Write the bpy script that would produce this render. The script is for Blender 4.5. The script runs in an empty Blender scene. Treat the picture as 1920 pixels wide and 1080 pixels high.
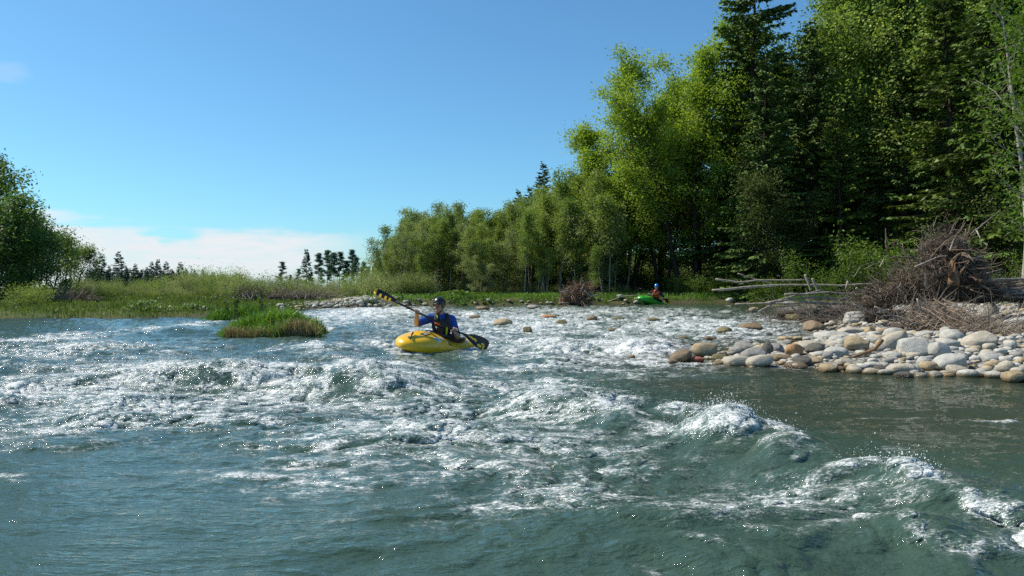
import bpy, math, random
import numpy as np
from mathutils import Vector, Matrix, Quaternion

# ------------------------------------------------------------------ basics
S = bpy.context.scene
C = S.collection
F = 1500.0            # focal length in photo pixels (1920 wide)
CAMZ = 1.05           # the camera is held by a paddler, about a metre over the water
PI = math.pi

def tag(o, label=None, cat=None, group=None, kind=None):
    if label: o['label'] = label
    if cat: o['category'] = cat
    if group: o['group'] = group
    if kind: o['kind'] = kind
    return o

def mk(name, V, polys, mat=None, parent=None, smooth=True, attrs=None, mats=None, midx=None):
    """polys: list of int arrays (n,k); every array may have its own k"""
    V = np.asarray(V, dtype=np.float32).reshape(-1, 3)
    me = bpy.data.meshes.new(name)
    polys = [np.asarray(p, dtype=np.int32) for p in polys if len(p)]
    nl = sum(p.size for p in polys); npoly = sum(len(p) for p in polys)
    me.vertices.add(len(V)); me.vertices.foreach_set('co', V.ravel())
    me.loops.add(nl); me.loops.foreach_set('vertex_index', np.concatenate([p.ravel() for p in polys]))
    me.polygons.add(npoly)
    tot = np.concatenate([np.full(len(p), p.shape[1], dtype=np.int32) for p in polys])
    st = np.concatenate([[0], np.cumsum(tot)[:-1]]).astype(np.int32)
    me.polygons.foreach_set('loop_start', st); me.polygons.foreach_set('loop_total', tot)
    me.polygons.foreach_set('use_smooth', np.full(npoly, smooth, dtype=bool))
    if mat is not None: me.materials.append(mat)
    for m in (mats or []): me.materials.append(m)
    if midx is not None: me.polygons.foreach_set('material_index', np.asarray(midx, dtype=np.int32))
    for k, a in (attrs or {}).items():
        a = np.asarray(a, dtype=np.float32)
        if a.ndim == 1:
            at_ = me.attributes.new(k, 'FLOAT', 'POINT'); at_.data.foreach_set('value', a)
        else:
            at_ = me.attributes.new(k, 'FLOAT_COLOR', 'POINT'); at_.data.foreach_set('color', a.ravel())
    me.update(calc_edges=True)
    me.validate()
    o = bpy.data.objects.new(name, me); C.objects.link(o)
    if parent is not None: o.parent = parent
    return o

def empty(name, loc=(0, 0, 0), rot=(0, 0, 0)):
    o = bpy.data.objects.new(name, None); C.objects.link(o)
    o.location = loc; o.rotation_euler = rot; o.empty_display_size = .2
    return o

class MB:
    """collects pieces for one mesh"""
    def __init__(s): s.V = []; s.P = []; s.n = 0; s.A = []
    def add(s, V, polys, a=0.0):
        V = np.asarray(V, dtype=np.float32).reshape(-1, 3)
        s.V.append(V); s.A.append(np.broadcast_to(np.float32(a), (len(V),)) if np.ndim(a) == 0 else np.asarray(a, np.float32))
        for p in polys:
            if len(p): s.P.append(np.asarray(p, dtype=np.int32) + s.n)
        s.n += len(V)
    def tube(s, P, R, n=6, a=0.0, cap=True):
        s.add(*tube(P, R, n, cap), a=a)
    def build(s, name, mat, parent=None, smooth=True, attr=None, **k):
        by = {}
        for p in s.P: by.setdefault(p.shape[1], []).append(p)
        polys = [np.concatenate(v) for v in by.values()]
        return mk(name, np.concatenate(s.V), polys, mat, parent, smooth,
                  {attr: np.concatenate(s.A)} if attr else None, **k)

def tube(P, R, n=6, cap=True):
    P = np.asarray(P, dtype=np.float64); m = len(P)
    R = np.broadcast_to(np.asarray(R, dtype=np.float64), (m,))
    T = np.gradient(P, axis=0); T /= np.linalg.norm(T, axis=1, keepdims=True) + 1e-9
    ref = np.array([0, 0, 1.0]) if abs(T[:, 2]).mean() < .8 else np.array([1.0, 0, 0])
    U = np.cross(T, ref); U /= np.linalg.norm(U, axis=1, keepdims=True) + 1e-9
    W = np.cross(T, U)
    a = np.arange(n) / n * 2 * PI
    V = P[:, None] + R[:, None, None] * (np.cos(a)[None, :, None] * U[:, None] + np.sin(a)[None, :, None] * W[:, None])
    i = np.arange(m - 1)[:, None] * n; j = np.arange(n)[None]; j2 = (j + 1) % n
    Q = np.stack([i + j, i + j2, i + n + j2, i + n + j], -1).reshape(-1, 4)
    polys = [Q]
    if cap: polys.append(np.stack([np.arange(n)[::-1], (m - 1) * n + np.arange(n)]))
    return V.reshape(-1, 3), polys

# ------------------------------------------------------------------ noise
_g = np.random.default_rng(5).random(256) * 2 * PI
_gx, _gy = np.cos(_g).astype(np.float32), np.sin(_g).astype(np.float32)
def _hash(ix, iy, s):
    h = ix.astype(np.int64).astype(np.uint32) * np.uint32(374761393) + iy.astype(np.int64).astype(np.uint32) * np.uint32(668265263) + np.uint32((s * 2246822519) & 0xffffffff)
    h = (h ^ (h >> np.uint32(13))) * np.uint32(1274126177)
    return ((h ^ (h >> np.uint32(16))) & np.uint32(255)).astype(np.int32)
def gn(x, y, s=0):
    x = np.asarray(x, np.float64); y = np.asarray(y, np.float64)
    ix = np.floor(x); iy = np.floor(y); fx = (x - ix).astype(np.float32); fy = (y - iy).astype(np.float32)
    u = fx * fx * fx * (fx * (fx * 6 - 15) + 10); v = fy * fy * fy * (fy * (fy * 6 - 15) + 10)
    def g(dx, dy):
        h = _hash(ix + dx, iy + dy, s); return _gx[h] * (fx - dx) + _gy[h] * (fy - dy)
    a = g(0, 0); b = g(1, 0); c = g(0, 1); d = g(1, 1)
    return (a + u * (b - a) + v * (c - a) + u * v * (a - b - c + d)) * 1.5
def fbm(x, y, s=0, o=4, g=.5):
    r = 0; a = 1.0; f = 1.0
    for i in range(o):
        r = r + a * gn(x * f, y * f, s + i); a *= g; f *= 2.03
    return r
def sstep(a, b, x):
    t = np.clip((x - a) / (b - a), 0, 1); return t * t * (3 - 2 * t)

# ------------------------------------------------------------------ lie of the land
def lev(y):                                   # the river drops towards the camera
    return .0125 * np.clip(y - 9, 0, 30)
RIVER = np.array([(-90, 16), (-40, 21), (-14.7, 23), (-10.9, 23.3), (-8.9, 24.6), (-7.5, 28.2), (-7.4, 30.7), (-5.6, 31.5),
    (-4.3, 32.4), (-1.8, 33.7), (.9, 34.2), (3.3, 35.1), (5.6, 35.4), (7.4, 35.8), (10.6, 36.4), (11.2, 34.6), (10.2, 31.5),
    (8.9, 26.6), (7.9, 22), (7.3, 18.6), (5.4, 15.2), (4.0, 13.2), (3.0, 12.6), (2.35, 11.2), (2.9, 10.5), (4.07, 9.75), (5.66, 9.0),
    (9, 8.0), (16, 6), (40, -4), (60, -60), (-90, -60)], dtype=np.float64)
def landdist(x, y):                           # >0 on land
    x = np.asarray(x, np.float64); y = np.asarray(y, np.float64)
    d2 = np.full(x.shape, 1e18); ins = np.zeros(x.shape, bool)
    n = len(RIVER)
    for i in range(n):
        ax, ay = RIVER[i]; bx, by = RIVER[(i + 1) % n]
        ex, ey = bx - ax, by - ay
        t = np.clip(((x - ax) * ex + (y - ay) * ey) / (ex * ex + ey * ey), 0, 1)
        d2 = np.minimum(d2, (x - ax - t * ex) ** 2 + (y - ay - t * ey) ** 2)
        cr = ((ay > y) != (by > y)) & (x < (bx - ax) * (y - ay) / (by - ay + 1e-12) + ax)
        ins ^= cr
    return np.where(ins, -1, 1) * np.sqrt(d2)
def barmask(x, y):                            # 1 on the stony bar on the right
    yl = 31 - .16 * (x - 9)
    return sstep(0, 3, x) * (1 - sstep(-2.5, 1.5, y - yl))
def leftmask(x, y):
    return 1 - sstep(-8.5, -5.5, x)
def ground(x, y, d=None):
    x = np.asarray(x, np.float64); y = np.asarray(y, np.float64)
    if d is None: d = landdist(x, y)
    d = d + .35 * gn(x * .9, y * .9, 71)
    L = lev(y)
    bed = -.10 - .55 * (1 - np.exp(np.minimum(d, 0) / 2.5))
    b = barmask(x, y); l = leftmask(x, y)
    dp = np.maximum(d, 0)
    bar = .42 * (1 - np.exp(-dp / 4.5)) - .02
    bank = .30 * sstep(0, .7, dp) + .10 * sstep(1, 8, dp) + .25 * sstep(8, 40, dp)
    left = .10 * sstep(0, .8, dp) + .10 * sstep(1, 20, dp) + .25 * sstep(22, 60, dp)
    up = b * bar + (1 - b) * (l * left + (1 - l) * bank)
    g = L + np.where(d > 0, up, bed) + .03 * gn(x * .5, y * .5, 3) * np.where(d > 0, 1, .5)
    far = sstep(60, 400, np.hypot(x, y))
    return g + far * .5
def hit(px, py, off=0.0):
    """point of the ground or water that shows at a photo pixel"""
    D = np.concatenate([np.arange(2, 40, .03), np.arange(40, 160, .2)])
    x = (px - 960) / F * D; z = CAMZ - (py - 540) / F * D
    g = np.maximum(ground(x, D), lev(D)) + off
    k = np.nonzero(z <= g)[0]
    k = k[0] if len(k) else len(D) - 1
    return Vector((x[k], D[k], g[k] - off))
def gz(x, y): return float(ground(np.array([x]), np.array([y]))[0])
def at(px, py, D): return Vector(((px - 960) / F * D, D, CAMZ - (py - 540) / F * D))
def wat(px, py, h=0.0):                       # on the water, h above its level
    D = 6.0
    for _ in range(40): D = (CAMZ - h - float(lev(D))) * F / (py - 540)
    return ((px - 960) / F * D, D)

# ------------------------------------------------------------------ materials
def nt_of(name):
    m = bpy.data.materials.new(name); m.use_nodes = True
    nt = m.node_tree; b = nt.nodes['Principled BSDF']
    return m, nt, b
def N(nt, t, **k):
    n = nt.nodes.new('ShaderNode' + t)
    for a, v in k.items(): setattr(n, a, v)
    return n
def L_(nt, a, b): nt.links.new(a, b)
def math_(nt, op, a, b=None, c=None, clamp=False):
    n = N(nt, 'Math', operation=op); n.use_clamp = clamp
    for i, v in enumerate((a, b, c)):
        if v is None: continue
        if isinstance(v, (int, float)): n.inputs[i].default_value = v
        else: L_(nt, v, n.inputs[i])
    return n.outputs[0]
def mapr(nt, v, a, b, lo=0.0, hi=1.0, smooth=True):
    n = N(nt, 'MapRange'); n.interpolation_type = 'SMOOTHSTEP' if smooth else 'LINEAR'
    for i, q in ((1, a), (2, b), (3, lo), (4, hi)): n.inputs[i].default_value = q
    L_(nt, v, n.inputs[0]); return n.outputs[0]
def mixc(nt, f, a, b):
    n = N(nt, 'Mix', data_type='RGBA')
    if isinstance(f, (int, float)): n.inputs[0].default_value = f
    else: L_(nt, f, n.inputs[0])
    for i, v in ((6, a), (7, b)):
        if isinstance(v, (tuple, list)): n.inputs[i].default_value = (*v[:3], 1)
        else: L_(nt, v, n.inputs[i])
    return n.outputs[2]
def noise(nt, vec, scale, detail=3, rough=.55, dim='3D'):
    n = N(nt, 'TexNoise'); n.inputs['Scale'].default_value = scale
    n.inputs['Detail'].default_value = detail; n.inputs['Roughness'].default_value = rough
    if vec is not None: L_(nt, vec, n.inputs['Vector'])
    return n.outputs[0]
def scaled(nt, vec, s):
    n = N(nt, 'VectorMath', operation='MULTIPLY'); n.inputs[1].default_value = s
    L_(nt, vec, n.inputs[0]); return n.outputs[0]
def objco(nt): return N(nt, 'TexCoord').outputs['Object']
def geopos(nt): return N(nt, 'NewGeometry').outputs['Position']
def attr(nt, name): return N(nt, 'Attribute', attribute_name=name).outputs['Fac']
def bump(nt, b, h, strength=.5, dist=.02):
    n = N(nt, 'Bump'); n.inputs['Strength'].default_value = strength; n.inputs['Distance'].default_value = dist
    L_(nt, h, n.inputs['Height']); L_(nt, n.outputs[0], b.inputs['Normal'])

def plain(name, col, rough=.5, var=.15, scale=20, bumps=0.0, spec=.5, metal=0.0):
    m, nt, b = nt_of(name)
    v = objco(nt); n = noise(nt, v, scale)
    dark = tuple(c * (1 - var) for c in col); lite = tuple(min(1, c * (1 + var)) for c in col)
    L_(nt, mixc(nt, n, dark, lite), b.inputs['Base Color'])
    b.inputs['Roughness'].default_value = rough; b.inputs['Specular IOR Level'].default_value = spec
    b.inputs['Metallic'].default_value = metal
    if bumps: bump(nt, b, noise(nt, v, scale * 3), bumps, .01)
    return m

def leafmat(name, c1, c2, trans=.35, tcol=None, spec=.25, rough=.5, var=.3):
    """thin leaves: c1..c2 by the leaf's own tint, part of the light comes through"""
    m, nt, b = nt_of(name)
    t = attr(nt, 'tint'); r = N(nt, 'ObjectInfo').outputs['Random']
    f = math_(nt, 'ADD', t, math_(nt, 'MULTIPLY_ADD', r, var, -var / 2), clamp=True)
    col = mixc(nt, f, c1, c2)
    L_(nt, col, b.inputs['Base Color']); b.inputs['Roughness'].default_value = rough
    b.inputs['Specular IOR Level'].default_value = spec
    if trans > 0:
        tr = N(nt, 'BsdfTranslucent')
        k = tcol or (1.5, 1.6, .7)
        mm = N(nt, 'VectorMath', operation='MULTIPLY'); mm.inputs[1].default_value = k
        L_(nt, col, mm.inputs[0]); L_(nt, mm.outputs[0], tr.inputs['Color'])
        mx = N(nt, 'MixShader'); mx.inputs[0].default_value = trans
        L_(nt, b.outputs[0], mx.inputs[1]); L_(nt, tr.outputs[0], mx.inputs[2])
        L_(nt, mx.outputs[0], nt.nodes['Material Output'].inputs['Surface'])
    return m

def barkmat(name, c1, c2, scale=8):
    m, nt, b = nt_of(name); v = scaled(nt, objco(nt), (1, 1, .25))
    n = noise(nt, v, scale, 5, .7)
    L_(nt, mixc(nt, mapr(nt, n, .3, .7), c1, c2), b.inputs['Base Color'])
    b.inputs['Roughness'].default_value = .9; b.inputs['Specular IOR Level'].default_value = .2
    bump(nt, b, n, .6, .02); return m

# ------------------------------------------------------------------ camera, light, sky
cam = bpy.data.cameras.new('camera'); camo = bpy.data.objects.new('camera', cam); C.objects.link(camo)
cam.sensor_width = 36; cam.lens = F / 1920 * 36; cam.clip_end = 6000; cam.clip_start = .05
camo.location = (0, 0, CAMZ); camo.rotation_euler = (PI / 2, 0, 0); S.camera = camo
S.view_settings.view_transform = 'Standard'; S.view_settings.look = 'None'
S.view_settings.exposure = .4; S.view_settings.gamma = 1
SUN_AZ, SUN_EL = math.radians(-76), math.radians(50)
sd = Vector((math.sin(SUN_AZ) * math.cos(SUN_EL), math.cos(SUN_AZ) * math.cos(SUN_EL), math.sin(SUN_EL)))
sl = bpy.data.lights.new('sun', 'SUN'); sl.energy = 4.6; sl.angle = math.radians(.53); sl.color = (1, .92, .78)
so = bpy.data.objects.new('sun', sl); C.objects.link(so); so.rotation_euler = sd.to_track_quat('Z', 'Y').to_euler()
so.location = sd * 60

w = bpy.data.worlds.new('World'); S.world = w; w.use_nodes = True
nt = w.node_tree; bg = nt.nodes['Background']
sk = N(nt, 'TexSky'); sk.sky_type = 'NISHITA'; sk.sun_disc = False
sk.sun_elevation = SUN_EL; sk.sun_rotation = SUN_AZ; sk.altitude = 600; sk.air_density = 1.0; sk.dust_density = 1.0; sk.ozone_density = 1.0
bg.inputs[1].default_value = .11
# thin cloud bank low over the horizon, upstream on the left
dirv = N(nt, 'TexCoord').outputs['Generated']
sp = N(nt, 'SeparateXYZ'); L_(nt, dirv, sp.inputs[0])
az = math_(nt, 'ARCTAN2', sp.outputs[0], sp.outputs[1]); el = math_(nt, 'ARCSINE', sp.outputs[2])
n1 = noise(nt, scaled(nt, dirv, (7, 7, 34)), 1.0, 4, .5); n2 = noise(nt, scaled(nt, dirv, (26, 26, 150)), 1.0, 4, .6)
wob = math_(nt, 'MULTIPLY_ADD', n1, .05, -.025)
wob2 = math_(nt, 'MULTIPLY_ADD', n2, .016, -.008)
top = mapr(nt, az, -.56, -.20, .079, .062, False)
e2 = math_(nt, 'ADD', el, math_(nt, 'ADD', wob, wob2))
up = math_(nt, 'SUBTRACT', e2, top)
k1 = mapr(nt, up, -.008, .004, 1.0, 0.0)
side = math_(nt, 'MULTIPLY', mapr(nt, az, -.28, -.14, 1, 0), mapr(nt, az, -1.5, -1.0, 0, 1))
# the blue gap that bites into the bank
gx = math_(nt, 'MULTIPLY', math_(nt, 'ADD', az, .405), 1 / .035); gy = math_(nt, 'MULTIPLY', math_(nt, 'SUBTRACT', e2, .063), 1 / .010)
gap = mapr(nt, math_(nt, 'ADD', math_(nt, 'MULTIPLY', gx, gx), math_(nt, 'MULTIPLY', gy, gy)), .3, 1.6)
low = mapr(nt, el, -.01, .03, .55, 1.0)
cl = math_(nt, 'MULTIPLY', math_(nt, 'MULTIPLY', k1, side), math_(nt, 'MULTIPLY', gap, low))
gx = math_(nt, 'MULTIPLY', math_(nt, 'ADD', az, .57), 1 / .03); gy = math_(nt, 'MULTIPLY', math_(nt, 'SUBTRACT', e2, .222), 1 / .012)
wisp = mapr(nt, math_(nt, 'ADD', math_(nt, 'MULTIPLY', gx, gx), math_(nt, 'MULTIPLY', gy, gy)), .1, 1.3, .16, 0)
cl = math_(nt, 'MULTIPLY', math_(nt, 'MAXIMUM', cl, wisp), mapr(nt, n2, .3, .62, .68, 1.0))
tn_ = N(nt, 'VectorMath', operation='MULTIPLY'); tn_.inputs[1].default_value = (.51, .88, 1.05); L_(nt, sk.outputs[0], tn_.inputs[0])   # the camera's cool white balance
skc = mixc(nt, cl, tn_.outputs[0], (5.7, 6.0, 6.25))
L_(nt, skc, bg.inputs[0])
S.cycles.max_bounces = 8; S.cycles.diffuse_bounces = 3; S.cycles.glossy_bounces = 3; S.cycles.transmission_bounces = 4; S.cycles.transparent_max_bounces = 6
S.cycles.use_denoising = False
S.cycles.caustics_reflective = False; S.cycles.caustics_refractive = False
# ------------------------------------------------------------------ ground sheet
def axis(a, b, st, far, grow=1.18):
    core = list(np.arange(a, b, st)); s = st
    lo = [a]; 
    while lo[-1] > -far: s *= grow; lo.append(lo[-1] - s)
    hi = [core[-1]]; s = st
    while hi[-1] < far: s *= grow; hi.append(hi[-1] + s)
    return np.array(lo[1:][::-1] + core + hi[1:])
gxs = axis(-30, 26, .28, 2500); gys = axis(-6, 48, .28, 2500)
GX, GY = np.meshgrid(gxs, gys)
GD = landdist(GX, GY); GZ = ground(GX, GY, GD)
nx, ny = len(gxs), len(gys)
ii = np.arange(ny - 1)[:, None] * nx; jj = np.arange(nx - 1)[None]
GQ = np.stack([ii + jj, ii + jj + 1, ii + nx + jj + 1, ii + nx + jj], -1).reshape(-1, 4)
bm_ = barmask(GX, GY); lm_ = leftmask(GX, GY); on = sstep(-.2, .3, GD + .3 * gn(GX * 1.3, GY * 1.3, 8))
lm2 = lm_ * sstep(46, 54, GY)
# white shingle between the islet and the far wood
shing = np.exp(-(((GX + 6.4) / 1.9) ** 2 + ((GY - 33) / 2.6) ** 2)) * 1.6
gravel = on * np.clip(bm_ + shing, 0, 1)
grass = on * np.clip(1 - bm_ - shing, 0, 1) * np.clip(lm_ + (1 - lm_) * (1 - sstep(2.5, 5, GD)), 0, 1)
forest = on * np.clip(1 - bm_ - shing, 0, 1) - grass
COL = np.stack([gravel, grass, np.clip(forest, 0, 1), np.ones_like(gravel)], -1).reshape(-1, 4)
m_ground, nt, b = nt_of('ground_cover')
p = geopos(nt); a = N(nt, 'Attribute', attribute_name='cover'); sp = N(nt, 'SeparateColor'); L_(nt, a.outputs['Color'], sp.inputs[0])
na = noise(nt, p, 1.3, 5, .6); nb = noise(nt, p, 14, 4, .6)
bed = mixc(nt, nb, (.05, .04, .025), (.13, .11, .07))
vor = N(nt, 'TexVoronoi'); vor.inputs['Scale'].default_value = 16; L_(nt, p, vor.inputs['Vector'])
peb = mixc(nt, mapr(nt, vor.outputs['Distance'], .2, .75), mixc(nt, nb, (.46, .45, .42), (.30, .28, .24)), (.06, .055, .045))
gr = mixc(nt, mapr(nt, na, .35, .65), (.055, .085, .02), (.10, .10, .035))
fo = mixc(nt, mapr(nt, nb, .35, .65), (.025, .03, .012), (.06, .05, .03))
c = mixc(nt, sp.outputs[0], bed, peb); c = mixc(nt, sp.outputs[1], c, gr); c = mixc(nt, sp.outputs[2], c, fo)
L_(nt, c, b.inputs['Base Color']); b.inputs['Roughness'].default_value = .95; b.inputs['Specular IOR Level'].default_value = .15
bump(nt, b, math_(nt, 'ADD', nb, vor.outputs['Distance']), .7, .05)
tag(mk('ground', np.stack([GX, GY, GZ], -1), [GQ], m_ground, attrs={'cover': COL}), kind='structure')

# ------------------------------------------------------------------ river
def seglist(pts, h=0.0): return [wat(px, py, h) for px, py in pts]
def polydist(X, Y, P):
    d = np.full(X.shape, 1e9); tt = np.zeros(X.shape)
    for i in range(len(P) - 1):
        ax, ay = P[i]; ex, ey = P[i + 1][0] - ax, P[i + 1][1] - ay
        t = np.clip(((X - ax) * ex + (Y - ay) * ey) / (ex * ex + ey * ey), 0, 1)
        dd = np.hypot(X - ax - t * ex, Y - ay - t * ey); d = np.minimum(d, dd)
    return d
# foaming patches: photo pixel where they lie, half sizes, strength
BLOBS = [(765, 659, 36, 5, .8), (735, 650, 14, 6, .75), (850, 652, 40, 4, .6), (908, 652, 18, 5, .8), (850, 830, 440, 85, .52), (300, 765, 420, 50, .66), (880, 740, 330, 45, .55), (350, 715, 420, 16, .85), (1060, 915, 280, 60, .52), (1480, 940, 240, 55, .44), (640, 870, 200, 26, .42), (150, 660, 260, 26, .45), (520, 690, 200, 24, .40), (1180, 850, 160, 40, .33), (1080, 655, 190, 30, .74), (1190, 650, 80, 26, 1.0), (1010, 690, 90, 14, .8), (1000, 605, 330, 22, .72), (1300, 610, 190, 20, .78), (1120, 585, 300, 9, .62),
    (1450, 600, 80, 10, .6), (690, 586, 120, 12, .95), (640, 578, 50, 5, .7), (620, 610, 60, 16, .5), (920, 640, 60, 26, .6), (900, 590, 120, 10, .7), (1330, 682, 60, 5, .7), (1480, 692, 60, 4, .5),
    (200, 745, 260, 32, .62), (450, 765, 250, 40, .5), (60, 640, 80, 24, .62), (170, 660, 150, 15, .5), (340, 612, 40, 9, .85), (540, 650, 60, 12, .45), (600, 655, 50, 16, .5),
    (700, 690, 50, 20, .6), (690, 645, 40, 22, .6), (740, 695, 70, 24, .95), (650, 725, 60, 20, .75), (700, 755, 90, 30, .6), (1035, 728, 50, 22, 1.0), (990, 765, 70, 24, .72), (900, 750, 60, 16, .55),
    (870, 803, 130, 12, .6), (720, 805, 60, 22, .6), (1150, 770, 60, 22, .9), (1230, 815, 60, 20, .75), (1330, 780, 55, 22, .95), (1430, 815, 50, 20, .6),
    (1010, 835, 90, 26, .5), (1080, 880, 50, 34, .4), (480, 895, 90, 12, .45), (60, 888, 80, 7, .4), (700, 925, 70, 9, .28), (560, 820, 160, 16, .4), (250, 810, 160, 14, .3), (980, 900, 90, 16, .42), (1130, 950, 120, 24, .35),
    (1290, 985, 100, 24, .42), (1420, 1010, 110, 14, .35), (1700, 840, 60, 6, .32), (880, 950, 120, 10, .32), (1520, 1000, 80, 16, .3), (1640, 900, 90, 26, .3), (1860, 790, 60, 5, .5), (1660, 780, 100, 4, .3), (930, 700, 40, 16, .5)]
LINES = [([(-120, 745), (0, 735), (120, 700), (260, 690), (330, 682), (420, 693), (520, 712), (640, 718)], .40, .95),
    ([(-60, 655), (60, 640), (200, 660), (330, 668)], .35, .5),
    ([(1400, 790), (1480, 825), (1560, 862), (1650, 882), (1760, 912), (1920, 955)], .10, .9),
    ([(1590, 952), (1680, 962), (1720, 995), (1800, 1008), (1920, 985), (2000, 960)], .085, .6),
    ([(760, 905), (900, 930), (1050, 985), (1180, 1060)], .07, .36),
    ([(1230, 985), (1330, 1000), (1430, 1030), (1500, 1070)], .06, .5),
    ([(620, 790), (760, 825), (900, 850), (1050, 840)], .10, .45)]
# standing waves: crest pixel, height over the level, half width across and along the view, turn
HUMPS = [(1335, 768, .235, .27, .32, -.55), (1310, 772, .08, .07, .09, 0), (1375, 778, .06, .07, .09, 0), (1480, 815, .16, .25, .22, -.7), (1620, 872, .12, .42, .20, -.75), (1800, 915, .11, .40, .2, -.5), (1040, 715, .24, .38, .40, -.2), (740, 688, .24, .50, .45, .1),
    (650, 712, .14, .5, .4, .2), (1150, 760, .14, .3, .3, -.3), (430, 690, .20, 1.0, .42, .1), (250, 688, .20, 1.0, .45, 0), (60, 730, .12, 1.2, .5, 0), (560, 712, .13, .8, .5, .1), (60, 638, .16, 1.2, .7, 0), (340, 606, .18, .6, .5, 0),
    (880, 792, .10, .55, .22, 0), (1740, 985, .09, .28, .15, -.3), (1270, 968, .06, .25, .2, 0), (700, 795, .10, .4, .3, 0), (600, 648, .12, .6, .6, 0), (1215, 640, .14, .6, .6, 0), (1010, 640, .14, .7, .7, 0)]
HOLES = [(960, 765, .12, .45, .35), (1290, 850, .07, .5, .4), (1000, 790, .07, .5, .25), (330, 735, .08, .9, .35), (560, 745, .07, .9, .4), (100, 690, .1, 1.0, .8), (820, 672, .06, .6, .5)]
HW = [(*wat(px, py, h), h * (.78 if px < 1200 else .95), a_, b_, r_) for px, py, h, a_, b_, r_ in HUMPS]
HO = [(*wat(px, py), h, a_, b_) for px, py, h, a_, b_ in HOLES]
BW = []
for px, py, rx, ry, s_ in BLOBS:
    x_, y_ = wat(px, py); BW.append((x_, y_, rx / F * y_, max(.08, y_ * y_ / F * ry / max(.3, CAMZ - float(lev(y_)))), s_))
LW = [(seglist(P, .10 if wd < .11 else .14), wd, s_) for P, wd, s_ in LINES]

def river_fields(X, Y):
    d = landdist(X, Y)
    wx = X + .25 * gn(X * .8, Y * .8, 21) + .07 * gn(X * 3, Y * 3, 24); wy = Y + .25 * gn(X * .8, Y * .8, 22) + .07 * gn(X * 3, Y * 3, 25)
    T = np.zeros(X.shape)
    for x_, y_, a_, b_, s_ in BW:
        e = ((wx - x_) / a_) ** 2 + ((wy - y_) / b_) ** 2
        T = np.maximum(T, s_ * np.exp(-e * .8))
    for P, wd, s_ in LW:
        T = np.maximum(T, s_ * np.clip(.62 + .9 * gn(X * 2.1, Y * 2.1, 62), .1, .85) * np.exp(-(polydist(wx, wy, P) / wd) ** 2))
    T = T * (.86 + .42 * fbm(X * 1.1, Y * 1.7, 63, 2))
    # liveliness of the current: calm eddy on the right and slack water lower left
    calm = sstep(.2, 1.2, X - (.35 + (9.5 - Y) * .30)) * (1 - sstep(8.8, 10.5, Y)) * sstep(3.0, 5.2, Y)
    slack = 1.25 * (1 - sstep(-1.6, .4, X + .1 * (Y - 4))) * (1 - sstep(4.6, 6.2, Y))
    live = np.clip(1 - .72 * calm - .55 * slack, .2, 1)
    damp = sstep(.15, -.6, d) * .8 + .2
    base = np.zeros(X.shape)
    for x_, y_, h, a_, b_, r_ in HW:
        c, s = math.cos(r_), math.sin(r_); dx, dy = wx - x_, wy - y_
        u = (c * dx + s * dy) / a_; v = (-s * dx + c * dy) / b_
        sk_ = v * (1 - .35 * np.tanh(v * 2))          # steeper upstream side
        fk = np.clip((h - .09) * 6.0, 0, .88) if a_ > .15 else .5 * (.85 + .5 * gn(wx * 1.7, wy * 1.7, 61))
        T = np.maximum(T, fk * np.exp(-.9 * ((u / 1.1) ** 2 + ((v + .05) / .62) ** 2)))
        base = base + h * np.exp(-.5 * (u * u + sk_ * sk_) * 1.6)
    for x_, y_, h, a_, b_ in HO:
        base = base - h * np.exp(-.8 * (((wx - x_) / a_) ** 2 + ((wy - y_) / b_) ** 2))
    sw = .012 * gn(wx * .8 + 3, wy * 3.6, 38) + .046 * fbm(wx * .55, wy * 1.0, 31, 2) + .030 * fbm(wx * 1.3 + 5, wy * 2.6, 33, 2)
    ch = .011 * fbm(wx * 4, wy * 6.5, 36, 3, .55)
    cr1 = 1 - np.abs(fbm(wx * 2.6 + 2, wy * 4.2, 72, 2)) * 1.7
    rid = 1 - np.abs(fbm(wx * 2.2, wy * 2.6, 41, 2)) * 1.6
    rid2 = 1 - np.abs(fbm(wx * 7, wy * 8, 44, 2)) * 1.5
    rid3 = 1 - np.abs(fbm(wx * 19, wy * 21, 48, 2)) * 1.5
    Tt = np.clip(T, 0, 1)
    smo = fbm(wx * 1.6, wy * 2.3, 41, 2); smo2 = fbm(wx * 4.5, wy * 6.5, 46, 3, .55)
    cr1 = 1 - np.abs(fbm(wx * 2.6 + 2, wy * 4.2, 72, 2)) * 1.7; cr2 = 1 - np.abs(gn(wx * 7.5, wy * 11, 75)) * 1.8
    chop = (.030 * (cr1 - .45) + .011 * (cr2 - .4)) * np.clip(live - .25, 0, .75) * (.45 + .9 * Tt)
    turb = chop + Tt ** 1.3 * (.075 * smo + .032 * np.abs(smo2) + .014 * smo2)
    Z = lev(Y) + damp * (base + live * sw + (.35 + .65 * live) * ch + turb)
    foam = Tt * (.55 + .45 * rid2 + .30 * (rid - .5) + .35 * (cr1 - .45)) + .10 * np.clip(base, 0, .3) * 3 * live
    foam = .78 * np.tanh(foam / .78) * (1 + .10 * sstep(9, 14, Y))
    shallow = np.maximum(sstep(-2.6, -.1, d), .75 * calm * sstep(4.0, 6.5, Y))
    return Z, foam, shallow, d, Tt, live

ny_ = 760; nx_ = 1500
v = np.linspace(0, 1, ny_)
ys = 1 / (1 / 1.7 + (1 / 46 - 1 / 1.7) * v); ys = ys * .75 + .25 * (1.7 + (46 - 1.7) * v ** 2.2)
ys = np.concatenate([np.linspace(-14, 1.65, 40), ys])
u = np.linspace(-1, 1, nx_)
hw = np.maximum(.74 * ys + 1.6, 3.2) + np.clip(-ys, 0, 20) * 1.5
WX = u[None, :] * hw[:, None]; WY = np.broadcast_to(ys[:, None], WX.shape)
WZ, WF, WS, WD, WT, WL = river_fields(WX, WY)
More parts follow.
